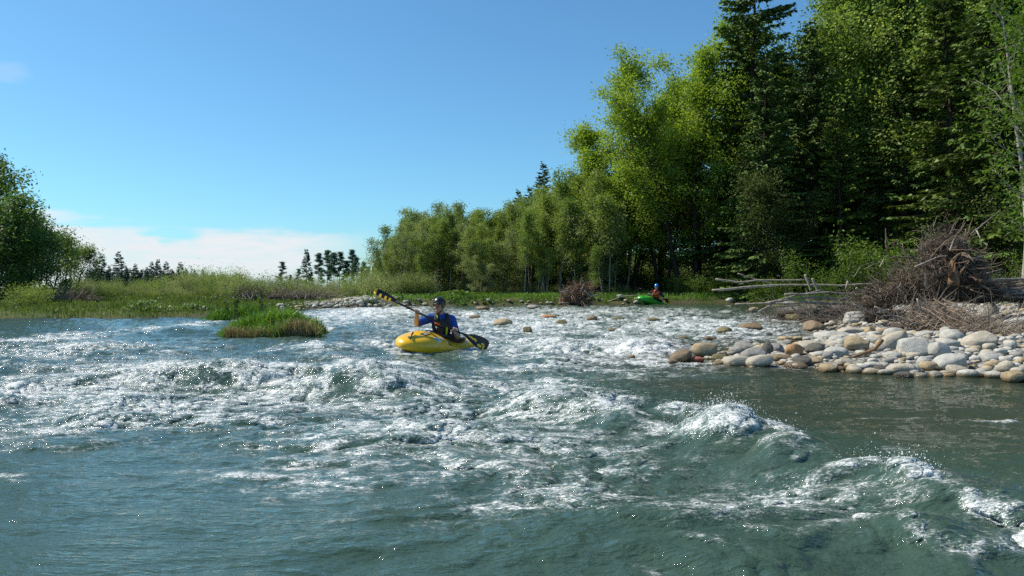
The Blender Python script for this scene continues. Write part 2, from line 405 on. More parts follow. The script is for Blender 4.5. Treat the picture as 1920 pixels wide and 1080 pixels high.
# pinch the crests like choppy waves do
gyz = np.gradient(WZ, axis=0) / np.gradient(WY, axis=0); gxz = np.gradient(WZ, axis=1) / np.gradient(WX, axis=1)
WX2 = WX - .05 * np.clip(gxz, -1, 1) * np.clip(WT * 2, .3, 1); WY2 = WY - .06 * np.clip(gyz, -1, 1) * np.clip(WT * 2, .3, 1)
n_r = len(ys)
ii = np.arange(n_r - 1)[:, None] * nx_; jj = np.arange(nx_ - 1)[None]
WQ = np.stack([ii + jj, ii + jj + 1, ii + nx_ + jj + 1, ii + nx_ + jj], -1)
keep = (WD < 1.6); kq = keep[:-1, :-1] & keep[1:, 1:]
WQ = WQ[kq].reshape(-1, 4)

m_water, nt, b = nt_of('river_water')
p = geopos(nt); fo = attr(nt, 'foam'); sh = attr(nt, 'shallow'); lv = attr(nt, 'live')
f1 = noise(nt, scaled(nt, p, (4.5, 9, 6)), 1, 4, .6); f2 = noise(nt, scaled(nt, p, (18, 42, 30)), 1, 3, .65); f3 = noise(nt, scaled(nt, p, (62, 130, 100)), 1, 2, .6)
fn = math_(nt, 'ADD', math_(nt, 'MULTIPLY', f1, .8), math_(nt, 'ADD', math_(nt, 'MULTIPLY', f2, 1.1), math_(nt, 'MULTIPLY', f3, 1.0)))
fn = math_(nt, 'SUBTRACT', fn, 1.45)
gate = mapr(nt, fo, .06, .40)
core = mapr(nt, math_(nt, 'ADD', fo, math_(nt, 'MULTIPLY', fn, 1.75)), .16, .92)
# lacy threads and flecks drawn out by the current
wq = N(nt, 'TexNoise'); wq.inputs['Scale'].default_value = 3; wq.inputs['Detail'].default_value = 3; L_(nt, p, wq.inputs['Vector'])
wv = N(nt, 'VectorMath', operation='MULTIPLY_ADD'); L_(nt, wq.outputs['Color'], wv.inputs[0]); wv.inputs[1].default_value = (.35, .25, .2); L_(nt, p, wv.inputs[2])
la = noise(nt, scaled(nt, wv.outputs[0], (8, 15, 10)), 1, 4, .62)
lace = mapr(nt, math_(nt, 'ABSOLUTE', math_(nt, 'SUBTRACT', la, .5)), .0, .085, 1, 0)
fleck = mapr(nt, f3, .60, .70)
thin = math_(nt, 'MULTIPLY', math_(nt, 'MAXIMUM', math_(nt, 'MULTIPLY', lace, .75), fleck), mapr(nt, math_(nt, 'ADD', fo, math_(nt, 'MULTIPLY', math_(nt, 'SUBTRACT', f1, .5), 1.4)), .22, .75))
ff = math_(nt, 'MULTIPLY', math_(nt, 'MAXIMUM', core, thin), gate)
aer = mapr(nt, fo, .14, .85)                               # air bubbles pale the water below the foam
big = noise(nt, p, .7, 3)
deep = mixc(nt, big, (.031, .062, .045), (.050, .086, .062))
body = mixc(nt, math_(nt, 'MULTIPLY', aer, .8), deep, (.19, .30, .28))
bedc = mixc(nt, noise(nt, p, 5, 4), (.017, .021, .010), (.058, .054, .026))
body = mixc(nt, math_(nt, 'MULTIPLY', sh, .75), body, bedc)
col = mixc(nt, ff, body, (.82, .82, .81))
L_(nt, col, b.inputs['Base Color'])
L_(nt, mapr(nt, ff, 0, 1, .03, .55, False), b.inputs['Roughness']); b.inputs['IOR'].default_value = 1.333
b.inputs['Specular IOR Level'].default_value = .5
r1 = noise(nt, scaled(nt, p, (3.6, 13, 8)), 1, 3, .55); r2 = noise(nt, scaled(nt, p, (22, 40, 30)), 1, 3, .6)
r3 = noise(nt, scaled(nt, p, (60, 95, 70)), 1, 2, .6)
hh = math_(nt, 'ADD', math_(nt, 'MULTIPLY', r1, .85), math_(nt, 'ADD', math_(nt, 'MULTIPLY', r2, .34), math_(nt, 'MULTIPLY', r3, .06)))
hh = math_(nt, 'MULTIPLY', hh, math_(nt, 'MULTIPLY_ADD', lv, .7, .3))
fb = math_(nt, 'MULTIPLY', math_(nt, 'ADD', math_(nt, 'MULTIPLY', f2, .6), math_(nt, 'MULTIPLY', f3, .25)), mapr(nt, fo, .08, .6, 0, .7))
bump(nt, b, math_(nt, 'ADD', hh, fb), 1.0, .045)
river = mk('river', np.stack([WX2, WY2, WZ], -1), [WQ], m_water, attrs={'foam': WF.ravel(), 'shallow': WS.ravel(), 'live': WL.ravel()})
tag(river, kind='structure')

# spray: drops thrown up where the water breaks
rs = np.random.default_rng(11)
cand = np.nonzero((WT.ravel() > .42) & (WD.ravel() < -.2) & (WY.ravel() < 15) & (WY.ravel() > 2.2))[0]
wgt = (WT.ravel()[cand] ** 2) * np.clip(WZ.ravel()[cand] - lev(WY.ravel()[cand]) + .06, .005, .4) ** 2 * (WY.ravel()[cand] ** 1.0)
pick = rs.choice(cand, 26000, p=wgt / wgt.sum())
cx = WX2.ravel()[pick] + rs.normal(0, .03, len(pick)); cy = WY2.ravel()[pick] + rs.normal(0, .03, len(pick))
cz = WZ.ravel()[pick] + rs.exponential(.028, len(pick)) + .002
rad = np.clip(rs.lognormal(-6.35, .45, len(pick)), .0008, .006)
octv = np.array([(1, 0, 0), (-1, 0, 0), (0, 1, 0), (0, -1, 0), (0, 0, 1.3), (0, 0, -1.3)])
octf = np.array([(0, 2, 4), (2, 1, 4), (1, 3, 4), (3, 0, 4), (2, 0, 5), (1, 2, 5), (3, 1, 5), (0, 3, 5)])
SV = (np.stack([cx, cy, cz], -1)[:, None] + rad[:, None, None] * octv[None]).reshape(-1, 3)
SF = (np.arange(len(pick))[:, None, None] * 6 + octf[None]).reshape(-1, 3)
m_spray = plain('spray_white', (.78, .80, .80), .7, .03, spec=.1)
tag(mk('spray', SV, [SF], m_spray), 'fine white spray thrown up over the breaking waves', 'spray', kind='stuff')
# ------------------------------------------------------------------ plants
def leaves(cent, size, rng, aspect=.5, up=.35, droop=.0):
    """diamond leaves round the given centres"""
    n = len(cent)
    nrm = rng.normal(0, 1, (n, 3)); nrm[:, 2] = np.abs(nrm[:, 2]) + up
    nrm /= np.linalg.norm(nrm, axis=1, keepdims=True)
    r = rng.normal(0, 1, (n, 3)); r[:, 2] -= droop
    u = np.cross(nrm, r); u /= np.linalg.norm(u, axis=1, keepdims=True) + 1e-9
    if droop: u = r - nrm * (r * nrm).sum(1, keepdims=True); u /= np.linalg.norm(u, axis=1, keepdims=True) + 1e-9
    w = np.cross(nrm, u)
    s = size * rng.uniform(.6, 1.35, (n, 1))
    V = np.stack([cent - u * s, cent - w * s * aspect + nrm * s * .12, cent + u * s, cent + w * s * aspect + nrm * s * .12], 1).reshape(-1, 3)
    return V, np.arange(n * 4).reshape(-1, 4)

def curve(p0, d, L, n, rng, bend=.15, lift=0.0):
    P = [np.array(p0, float)]; d = np.array(d, float); d /= np.linalg.norm(d)
    for i in range(n):
        d = d + rng.normal(0, bend, 3); d[2] += lift; d /= np.linalg.norm(d)
        P.append(P[-1] + d * L / n)
    return np.array(P)

def gen_broadleaf(seed, H, base, R, nst, nleaf, lsize, lean=.08, r0=None, limbs=16, twigs=5, clump=.30, top=.55, mats=None, twiggy=True, droop=0.0):
    rng = np.random.default_rng(seed); wood = MB(); cl = []; wt = []
    r0 = r0 or H * .011
    for s in range(nst):
        a = rng.uniform(0, 2 * PI) if nst > 1 else 0
        off = np.array([math.cos(a), math.sin(a), 0]) * (.12 + .10 * nst) * (nst > 1)
        hs = H * (1 if s == 0 else rng.uniform(.72, .98))
        d = np.array([off[0] * lean * 4 + rng.normal(0, lean * .4), off[1] * lean * 4 + rng.normal(0, lean * .4), 1.0])
        st = curve(off + (0, 0, -.15), d, hs + .15, 10, rng, .045, .02)
        rr = r0 * (1 - np.linspace(0, 1, 11) ** 1.2 * .93) * (1 if s == 0 else .8)
        wood.tube(st, rr, 7)
        nl = max(4, int(limbs / (nst ** .6)))
        for k in range(nl):
            t = base / H + (1 - base / H) * ((k + rng.uniform(.1, .9)) / nl) ** .9
            f = min(t * 10, 9.99); i = int(f); p = st[i] + (st[i + 1] - st[i]) * (f - i)
            prof = math.sin(PI * min(1, ((t - base / H) / (1 - base / H)) * (1 - .0) * .75 + .22)) ** .8
            ln = R * max(.18, prof) * rng.uniform(.42, 1.28)
            a = rng.uniform(0, 2 * PI); el = rng.uniform(.25, .9) + .45 * t
            if nst > 1:
                a = math.atan2(off[1], off[0]) + rng.normal(0, 1.2)
            dd = np.array([math.cos(a) * math.cos(el), math.sin(a) * math.cos(el), math.sin(el)])
            B = curve(p, dd, ln, 6, rng, .14, .04 - droop * .1)
            rb = r0 * (1 - t * .9) * .42
            wood.tube(B, np.linspace(rb, rb * .18, 7), 5)
            for q in range(twigs):
                tt = rng.uniform(.3, 1); f = min(tt * 6, 5.99); i = int(f); pp = B[i] + (B[i + 1] - B[i]) * (f - i)
                dw = dd * .5 + rng.normal(0, .6, 3); dw[2] += .15 - droop
                tl = ln * rng.uniform(.18, .42)
                tw = curve(pp, dw, tl, 3, rng, .2, -droop * .2)
                if twiggy: wood.tube(tw, np.linspace(rb * .35, rb * .1, 4), 3, cap=False)
                for j in (1, 2, 3): cl.append(tw[j]); wt.append(1.0 + .5 * (j == 3))
            cl.append(B[-1]); wt.append(1.5); cl.append(B[4]); wt.append(.7)
        cl.append(st[-1]); wt.append(1.6); cl.append(st[-2]); wt.append(1.2)
    cl = np.array(cl); wt = np.array(wt); wt = wt * rng.lognormal(0, .7, len(wt)); wt /= wt.sum()
    k = rng.choice(len(cl), nleaf, p=wt)
    ctint = rng.normal(0, .16, len(cl))
    pos = cl[k] + rng.normal(0, clump, (nleaf, 3)) * (1, 1, .75)
    pos[:, 2] = np.maximum(pos[:, 2], .1)
    V, Q = leaves(pos, lsize, rng, .52, .3, droop)
    tint = np.clip(.5 + ctint[k] + rng.normal(0, .16, nleaf), 0, 1)
    return wood, V, Q, np.repeat(tint, 4)

def gen_spruce(seed, H, R, step=.42, nb=6, sprays=70, base=.03, ragged=.3, sl=.42, sw=.07):
    rng = np.random.default_rng(seed); wood = MB()
    st = curve((0, 0, -.2), (0, 0, 1), H + .2, 12, rng, .012, .03)
    wood.tube(st, H * .011 * (1 - np.linspace(0, 1, 13) * .95), 7)
    Vs = []; tn = []
    z = H * base
    while z < H * .985:
        t = z / H; L = R * (1 - t) ** .72 * (1 if t > .12 else .65 + 2.9 * t) + .12
        for k in range(nb if t < .9 else 4):
            a = rng.uniform(0, 2 * PI); l = L * rng.uniform(1 - ragged, 1.12)
            n = 6; s = np.linspace(0, 1, n + 1)
            dr = .42 * (1 - t) + .06
            out = l * s; dz = -dr * l * (s - .35 * s ** 2.4) + (.35 * t) * l * s
            z0 = z + rng.normal(0, step * .3)
            c, sn = math.cos(a), math.sin(a)
            f = z0 / H * 12; f = min(max(f, 0), 11.99); i = int(f); ax = st[i] + (st[i + 1] - st[i]) * (f - i)
            P = np.stack([ax[0] + c * out, ax[1] + sn * out, z0 + dz], -1)
            wood.tube(P, np.linspace(.012 + .008 * l, .004, n + 1), 3, cap=False)
            m = max(5, int(sprays * (l / R) ** .8))
            q = rng.uniform(.12, 1, m) ** .75; f = np.minimum(q * n, n - .01); i = f.astype(int)
            pp = P[i] + (P[i + 1] - P[i]) * (f - i)[:, None]
            side = rng.choice([-1, 1], m)
            ang = a + side * rng.uniform(.3, 1.15, m)
            ll = sl * rng.uniform(.55, 1.2, m) * (.55 + .6 * (1 - q) + .25 * (1 - t))
            d = np.stack([np.cos(ang), np.sin(ang), rng.normal(-.42, .25, m)], -1); d /= np.linalg.norm(d, axis=1, keepdims=True)
            wv = np.cross(d, rng.normal(0, 1, (m, 3)) * .6 + (0, 0, 1)); wv /= np.linalg.norm(wv, axis=1, keepdims=True)
            w_ = sw * rng.uniform(.7, 1.3, (m, 1))
            e = pp + d * ll[:, None]; mid = pp + d * ll[:, None] * .45
            Vs.append(np.stack([pp, mid - wv * w_, e, mid + wv * w_], 1).reshape(-1, 3))
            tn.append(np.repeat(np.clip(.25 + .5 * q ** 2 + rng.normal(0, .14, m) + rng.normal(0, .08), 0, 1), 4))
        z += step * rng.uniform(.7, 1.25) * (.6 + .6 * (1 - t))
    V = np.concatenate(Vs)
    return wood, V, np.arange(len(V)).reshape(-1, 4), np.concatenate(tn)

def gen_pine(seed, H, R, base=.35, nl=26, nleaf=5200, ls=.18):
    rng = np.random.default_rng(seed); wood = MB()
    st = curve((0, 0, -.2), (0, 0, 1), H + .2, 10, rng, .03, .03); wood.tube(st, H * .012 * (1 - np.linspace(0, 1, 11) * .9), 6)
    cl = []
    for k in range(nl):
        t = base + (1 - base) * (k + rng.uniform(0, 1)) / nl; f = min(t * 10, 9.99); i = int(f); p = st[i] + (st[i + 1] - st[i]) * (f - i)
        a = rng.uniform(0, 2 * PI); l = R * (1.1 - t) ** .6 * rng.uniform(.5, 1.2)
        B = curve(p, (math.cos(a), math.sin(a), rng.uniform(-.1, .4)), l, 4, rng, .12, .05)
        wood.tube(B, np.linspace(.03, .008, 5), 4, cap=False)
        for j in (2, 3, 4): cl.append(B[j])
    cl.append(st[-1]); cl.append(st[-2]); cl = np.array(cl)
    k = rng.integers(0, len(cl), nleaf); pos = cl[k] + rng.normal(0, .26, (nleaf, 3)) * (1.1, 1.1, .55)
    V, Q = leaves(pos, ls, rng, .28, .3)
    return wood, V, Q, np.repeat(np.clip(.5 + rng.normal(0, .2, nleaf), 0, 1), 4)

def gen_shrub(seed, H, R, nst, nleaf, ls, spread=.5, aspect=.4, clump=.16, droop=0.0):
    rng = np.random.default_rng(seed); wood = MB(); cl = []
    for s in range(nst):
        a = rng.uniform(0, 2 * PI); e = rng.uniform(0, spread)
        o = rng.normal(0, R * .30, 3) * (1, 1, 0)
        st = curve(o * .9 + (0, 0, .02), (math.cos(a) * e, math.sin(a) * e, 1), H * rng.uniform(.6, 1.05), 6, rng, .09, -.02)
        wood.tube(np.concatenate([[(0, 0, -.12)], st]), np.linspace(.02, .005, 8) * (H / 2) ** .5, 4)
        for j in range(2, 7):
            cl.append(st[j])
            tw = curve(st[j], rng.normal(0, 1, 3) + (0, 0, .4), H * rng.uniform(.08, .22), 2, rng, .2)
            wood.tube(tw, (.006, .005, .003), 3, cap=False); cl.append(tw[-1]); cl.append(tw[1])
    cl = np.array(cl); wt = rng.lognormal(0, .4, len(cl)); wt /= wt.sum(); ct = rng.normal(0, .15, len(cl))
    k = rng.choice(len(cl), nleaf, p=wt); pos = cl[k] + rng.normal(0, clump, (nleaf, 3)); pos[:, 2] = np.maximum(pos[:, 2], .03)
    V, Q = leaves(pos, ls, rng, aspect, .3, droop)
    return wood, V, Q, np.repeat(np.clip(.5 + ct[k] + rng.normal(0, .16, nleaf), 0, 1), 4)

class Proto:
    def __init__(s, gen, bark, leaf, stem='trunk', top='crown'):
        wood, V, Q, t = gen
        s.a = wood.build(stem, bark); s.b = mk(top, V, [Q], leaf, smooth=False, attrs={'tint': t}); s.used = False
        s.n = (stem, top)
    def place(s, name, p, scale=1.0, rz=0.0, label=None, cat='tree', group=None, tilt=(0, 0), sz=None):
        r = empty(name, p, (tilt[0], tilt[1], rz)); r.scale = (scale, scale, sz or scale); tag(r, label, cat, group)
        for o in (s.a, s.b):
            c = o.copy(); c.name = o.name if s.used else o.name; C.objects.link(c); c.parent = r
        s.used = True; return r
    def done(s):
        for o in (s.a, s.b): bpy.data.objects.remove(o)

bk_grey = barkmat('bark_grey', (.05, .042, .033), (.14, .12, .10)); bk_pale = barkmat('bark_pale', (.16, .14, .11), (.42, .39, .34)); bk_dark = barkmat('bark_dark', (.025, .02, .016), (.075, .06, .048))
lf_alder = leafmat('alder_leaf', (0.127, 0.215, 0.033), (0.346, 0.423, 0.057), .42)
lf_wood = leafmat('thicket_leaf', (0.113, 0.176, 0.041), (0.246, 0.299, 0.073), .38, var=.75)
lf_wood2 = leafmat('grey_willow_leaf', (0.156, 0.201, 0.081), (0.297, 0.329, 0.146), .34, var=.75)
lf_poplar = leafmat('poplar_leaf', (0.176, 0.261, 0.057), (0.398, 0.472, 0.120), .30, var=.75)
lf_left = leafmat('left_bank_leaf', (0.070, 0.137, 0.035), (0.185, 0.261, 0.067), .25, var=.75)
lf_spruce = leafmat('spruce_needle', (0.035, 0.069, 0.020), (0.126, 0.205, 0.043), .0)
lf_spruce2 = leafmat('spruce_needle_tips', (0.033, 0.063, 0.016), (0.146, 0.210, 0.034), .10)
lf_far = leafmat('hazed_far_needle', (0.036, 0.087, 0.076), (0.106, 0.192, 0.150), .25)  # needles tinted bluish and paler, distance haze put into their colour
lf_under = leafmat('understorey_leaf', (0.058, 0.085, 0.022), (0.158, 0.193, 0.055), .3, var=.6)
lf_bright = leafmat('young_leaf', (0.051, 0.106, 0.014), (0.123, 0.191, 0.025), .42)
lf_shrub = leafmat('shrub_leaf', (0.126, 0.160, 0.065), (0.242, 0.267, 0.120), .32, var=.75)

RG = np.random.default_rng(77)
def ru(a, b): return float(RG.uniform(a, b))
def px_place(px, D): x = (px - 960) / F * D; return (x, D, gz(x, D) - .05)

# ---- the big alders behind the second paddler
A1 = Proto(gen_broadleaf(1, 12.8, 2.8, 4.3, 3, 36000, .074, .09, .16, 40, 8, .27), bk_dark, lf_alder)
A2 = Proto(gen_broadleaf(2, 12.4, 1.8, 3.5, 2, 33000, .074, .06, .14, 40, 8, .27), bk_dark, lf_alder)
A1.place('alder_tree', px_place(1288, 41), .90, .6, 'tall yellow-green alder with dark forked stems leaning left behind the green kayak', group=None, tilt=(0, -.07))
A2.place('alder_tree', px_place(1318, 43.5), .96, 2.2, 'upright yellow-green alder between the forked leaning alder and the dark spruces')
A2.place('alder_tree', px_place(1176, 43), .90, 4.0, 'bright alder with leaves nearly to the ground, just left of the forked leaning alder')
A1.place('alder_tree', px_place(1140, 45), .66, 3.1, 'lower bright green alder at the step in the treeline above the small root mass', tilt=(0, -.03))
A2.place('alder_tree', px_place(1232, 46), .94, 5.2, 'pale alder seen through the crown of the forked leaning alder')
A2.place('alder_tree', px_place(1248, 41.8), .86, 1.3, 'leafy alder standing close left of the forked leaning stems')
A1.place('alder_tree', px_place(1362, 46), 1.12, 1.5, 'alder top rising against the sky beside the tallest spruce')
# ---- spruces of the right-hand forest
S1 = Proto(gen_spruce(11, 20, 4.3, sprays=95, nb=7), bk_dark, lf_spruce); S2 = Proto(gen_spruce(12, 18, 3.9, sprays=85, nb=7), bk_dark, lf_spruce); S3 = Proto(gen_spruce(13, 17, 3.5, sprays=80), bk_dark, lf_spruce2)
for pr, px, D, sc, lab in [(S1, 1402, 41, .98, 'tallest dark spruce standing against the sky right of the alders'),
        (S2, 1432, 37, .62, 'dark spruce in front of the tallest one, above the long pale logs'),
        (S1, 1530, 38.5, .66, 'broad black-green spruce left of the young leafy shrubs'),
        (S3, 1578, 36, .52, 'middle-height spruce behind the young leafy shrubs'),
        (S3, 1790, 33, .80, 'spruce with yellowish branch tips behind the great root mass'),
        (S2, 1700, 36.5, .78, 'dark spruce left of the one with yellowish tips, behind the root mass'),
        (S3, 1868, 31, .92, 'dark spruce behind the pale leaning birch at the right edge'),
        (S1, 1960, 30, .90, 'spruce at the right edge of the picture behind the birch leaves')]:
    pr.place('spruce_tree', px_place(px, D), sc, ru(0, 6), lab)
k = 0
for px, D, sc in [(1330 + i * 37, 57 + (i * 5) % 9, .30 + .05 * ((i * 7) % 5)) for i in range(20)] + [(1350, 52, .60), (1400, 50, .80), (1465, 49, .86), (1500, 53, .9), (1555, 50, .92), (1600, 52, 1.0), (1655, 50, 1.02), (1700, 53, 1.1), (1745, 50, 1.1), (1800, 48, 1.12), (1850, 50, 1.15), (1910, 46, 1.1), (1480, 44, .42), (1620, 44, .6), (1660, 42, .5), (1745, 40, .66), (1840, 40, .9), (2010, 40, 1.1), (2080, 34, 1.0), (1900, 38, 1.05), (1300, 55, .50), (1250, 56, .45)]:
    pr = (S1, S2, S3)[k % 3]; k += 1
    pr.place('spruce_tree', px_place(px, D), sc, ru(0, 6), 'dark spruce deep in the forest on the right bank, behind the front row', group='spruces deep in the right forest')
# ---- poplars and willows whose crowns top the forest
P1 = Proto(gen_broadleaf(21, 19, 6.0, 4.4, 2, 62000, .088, .05, .2, 46, 8, .40), bk_grey, lf_poplar); P2 = Proto(gen_broadleaf(22, 17, 4.2, 3.8, 1, 54000, .086, .05, .18, 46, 8, .38), bk_grey, lf_poplar)
for pr, px, D, sc, lab in [(P1, 1590, 41, .98, 'tall grey-green poplar whose crown meets the blue gap at the top of the picture'),
        (P2, 1650, 39, 1.02, 'grey-green poplar right of the one by the blue gap'),
        (P1, 1722, 38, .94, 'wide olive-green poplar above the great root mass'),
        (P2, 1500, 43, .70, 'smaller olive poplar half hidden between the black-green spruces'),
        (P2, 1770, 40, 1.05, 'poplar with yellow-green crown between the two spruces on the right'),
        (P2, 1560, 40, .62, 'low poplar with its crown below the blue gap')]:
    pr.place('poplar_tree', px_place(px, D), sc, ru(0, 6), lab)
B1 = Proto(gen_broadleaf(25, 10, 2.0, 1.7, 1, 2600, .07, .03, .085, 24, 6, .22), bk_pale, lf_bright)
B1.place('birch_tree', px_place(1912, 21.5), 1.0, 1.1, 'slender pale birch leaning left at the right edge beside the root mass', tilt=(0, -.10))
B1.place('birch_tree', px_place(1965, 19.5), .8, 3.0, 'birch with hanging bright leaves cut by the right edge')
# ---- young leafy shrubs at the foot of the forest
Y1 = Proto(gen_shrub(31, 2.6, 1.0, 7, 1200, .06, .5, .55, .2), bk_grey, lf_bright, 'stems', 'foliage'); Y2 = Proto(gen_shrub(32, 2.0, .9, 6, 1000, .06, .6, .55, .2), bk_grey, lf_bright, 'stems', 'foliage')
for i, (px, D, sc) in enumerate([(1490, 32, .75), (1530, 33, .65), (1600, 31, .95), (1640, 31.5, 1.05), (1675, 30, .85), (1455, 34, .55), (1560, 31, .45), (1890, 25, .5), (1925, 23, .6), (1590, 34, 1.15), (1420, 35, .5), (1720, 32, 1.0)]):
    (Y1, Y2)[i % 2].place('shrub', px_place(px, D), sc, ru(0, 6), 'bright green leafy shrub at the shaded foot of the right forest', 'shrub', 'leafy shrubs at the foot of the forest')
for i, (px, D, sc) in enumerate([(1275, 37.6, .42), (1300, 37.2, .5), (1330, 37.6, .45), (1360, 37.5, .5), (1395, 37.2, .45), (1425, 36.6, .4), (1345, 39, .7), (1255, 38.5, .5), (1385, 39.5, .8)]):
    Y2.place('shrub', px_place(px, D), sc, ru(0, 6), 'low dark-lit green bush on the bank between the green kayak and the pale logs', 'shrub', 'low bushes on the far bank')

# ---- thicket of young alders and willows on the far bank
W = [Proto(gen_broadleaf(41, 5.0, .9, 1.15, 3, 9000, .050, .10, .045, 26, 7, .17), bk_grey, lf_wood),
     Proto(gen_broadleaf(42, 5.2, 2.0, .82, 2, 6500, .048, .06, .042, 26, 7, .17), bk_pale, lf_wood),
     Proto(gen_broadleaf(43, 4.8, .7, 1.2, 4, 9500, .047, .11, .042, 24, 7, .17), bk_grey, lf_wood2),
     Proto(gen_broadleaf(44, 5.4, 2.1, .75, 1, 5500, .048, .04, .045, 28, 7, .17), bk_pale, lf_wood)]
WF_ = Proto(gen_broadleaf(46, 8.5, 1.0, 2.6, 3, 15000, .062, .12, .07, 26, 7, .30), bk_grey, lf_under)
TOP = [(690, 492), (715, 470), (735, 435), (770, 418), (800, 400), (835, 392), (860, 412), (890, 405), (925, 408), (960, 398), (1000, 375), (1040, 360), (1080, 345), (1110, 320), (1150, 300)]
def toppx(px): return float(np.interp(px, [a for a, b in TOP], [b for a, b in TOP]))
for row, (D0, step, dk) in enumerate([(37.6, 95, .55), (39.5, 24, .84), (42, 17, .90), (44.5, 16, .95), (47.5, 15, .98), (51, 15, 1.0)]):
    px = 712 + row * 7 if row else 800
    while px < 1170:
        D = D0 + ru(-.8, .8); p = px_place(px + ru(-7, 7), D)
        if float(landdist(np.array([p[0]]), np.array([p[1]]))[0]) > .9:
            tz = CAMZ + (540 - toppx(px)) / F * D
            h = (tz - p[2]) * dk * ru(.82, 1.06) * float(np.interp(px, [700, 830], [.92, 1.04]))
            i = int(RG.choice(4, p=(.18, .34, .14, .34))); 
            
            hb = (5.0, 5.2, 4.8, 5.4)[i]; sc = max(.35, h / hb)
            W[i].place('young_tree', p, min(sc, 1.4) if h < 7 else sc * .95, ru(0, 6), 'slender young tree in the pale green thicket along the far bank', 'tree', 'young trees of the far bank thicket')
        px += step * ru(.75, 1.25)
for px, D, sc, lab in [(745, 38.5, .72, 'dark-stemmed bushy willow at the left end of the far thicket'), (830, 44, 1.02, 'feathery grey-green willow standing highest in the left half of the far thicket')]:
    W[2].place('willow_tree', px_place(px, D), sc, 1.0, lab)
for px, D, sc, lab in [(1017, 75, .60, 'pointed spruce rising over the middle of the far thicket'), (968, 80, .50, 'small spruce top peeping over the thicket left of the pointed one'), (1057, 78, .53, 'spruce top half hidden right of the pointed one'), (990, 82, .53, 'spruce top just left of the pointed one')]:
    S1.place('spruce_tree', px_place(px, D), sc, ru(0, 6), lab)

for px, D, sc, lab in [(1452, 37.5, .95, 'small leafy tree at the left foot of the black-green spruce'), (1492, 36, 1.25, 'young leafy tree standing before the trunks left of the black-green spruce'), (1612, 37.5, 1.6, 'light green young tree in front of the grey-green poplars'), (1655, 36, 1.15, 'young tree with loose crown left above the root mass'), (1705, 37, 1.55, 'tall young tree with loose crown right above the root mass'), (1752, 35, 1.0, 'young tree just behind the top of the root mass'), (1835, 30, 1.3, 'young tree between the root mass and the pale birch')]:
    WF_.place('young_tree', px_place(px, D), sc * .62, ru(0, 6), lab)
# ---- left bank
T1 = Proto(gen_broadleaf(51, 7.6, 1.2, 2.2, 2, 9500, .09, .06, .11, 30, 7, .30), bk_dark, lf_left); T2 = Proto(gen_broadleaf(52, 4.4, .5, 1.8, 4, 10500, .075, .14, .08, 22, 7, .28), bk_dark, lf_left)
T1.place('alder_tree', px_place(-38, 40), .93, .5, 'tall dark alder cut by the left edge of the picture')
T1.place('alder_tree', px_place(40, 44), .62, 2.5, 'thin-topped alder just right of the tall one at the left edge')
T1.place('alder_tree', px_place(-95, 37), 1.1, 3.5, 'alder outside the left edge beside the tall dark one')
for px, D, sc, lab in [(5, 38, .85, 'dense dark willow below the tall alder at the left edge'), (80, 42, .82, 'rounded dark willow sloping down to the right on the left bank'), (122, 46, .70, 'lowest dark willow at the right end of the left clump'), (50, 36.5, .72, 'dark willow at the front of the left clump'), (-40, 35, 1.0, 'dark willow at the left edge over the reedy grass'), (-10, 44, 1.0, 'dark willow filling the back of the left clump')]:
    T2.place('willow_tree', px_place(px, D), sc, ru(0, 6), lab)
SH = [Proto(gen_shrub(61, 1.5, 1.1, 14, 3400, .046, 1.0, .38, .20), bk_grey, lf_shrub, 'stems', 'foliage'), Proto(gen_shrub(62, 1.3, 1.2, 14, 3200, .046, 1.1, .38, .20), bk_grey, lf_wood2, 'stems', 'foliage'), Proto(gen_shrub(63, 1.7, 1.0, 12, 3000, .046, .8, .34, .18), bk_grey, lf_wood, 'stems', 'foliage')]
for row, (D0, st, pt) in enumerate([(41, 28, 541), (45, 24, 531), (50, 23, 522), (56, 23, 515), (64, 24, 510)]):
    px = 165 - row * 4
    while px < 700:
        D = D0 + ru(-2, 2); p = px_place(px, D); top = pt + 7 * math.sin(px * .02 + row) + ru(-4, 5) + (8 if px < 260 else 0) + (6 if px > 590 else 0)
        if row < 1 and (430 < px < 640 or RG.random() < .35): px += st; continue
        h = CAMZ + (540 - top) / F * D - p[2]; i = int(RG.integers(0, 3)); sc = max(.35, h / (1.5, 1.3, 1.7)[i]) * (.75 + .55 * float(RG.random()) ** 1.5)
        SH[i].place('shrub', p, sc, ru(0, 6), 'low grey-green willow shrub in the belt behind the grassy left bank', 'shrub', 'willow shrubs behind the left bank', sz=sc * .95)
        px += st * ru(.8, 1.5) * 1.4
for px, D, sc, lab in [(45, 27.5, .62, 'reedy pale shrub leaning over the grass near the left edge'), (68, 29, .62, 'upright wispy shrub below the dark willows on the left bank'), (200, 38, .6, 'light green wispy shrub right of the dark willow clump')]:
    SH[2].place('shrub', px_place(px, D), sc, ru(0, 6), lab, 'shrub')
for i, px in enumerate(range(700, 800, 16)):
    SH[i % 3].place('shrub', px_place(px, 35.5 + ru(0, 2)), ru(.5, .85), ru(0, 6), 'low bush on the grass at the left end of the far thicket', 'shrub', 'bushes at the end of the far thicket')
FC = [Proto(gen_spruce(71, 10, 2.1, .42, 7, 40, .05, .35, .5, .09), bk_dark, lf_far), Proto(gen_spruce(72, 9, 2.4, .42, 7, 40, .05, .4, .5, .09), bk_dark, lf_far)]
FP = [Proto(gen_pine(75, 10, 2.2), bk_dark, lf_far), Proto(gen_pine(76, 10, 1.9, .45), bk_dark, lf_far)]
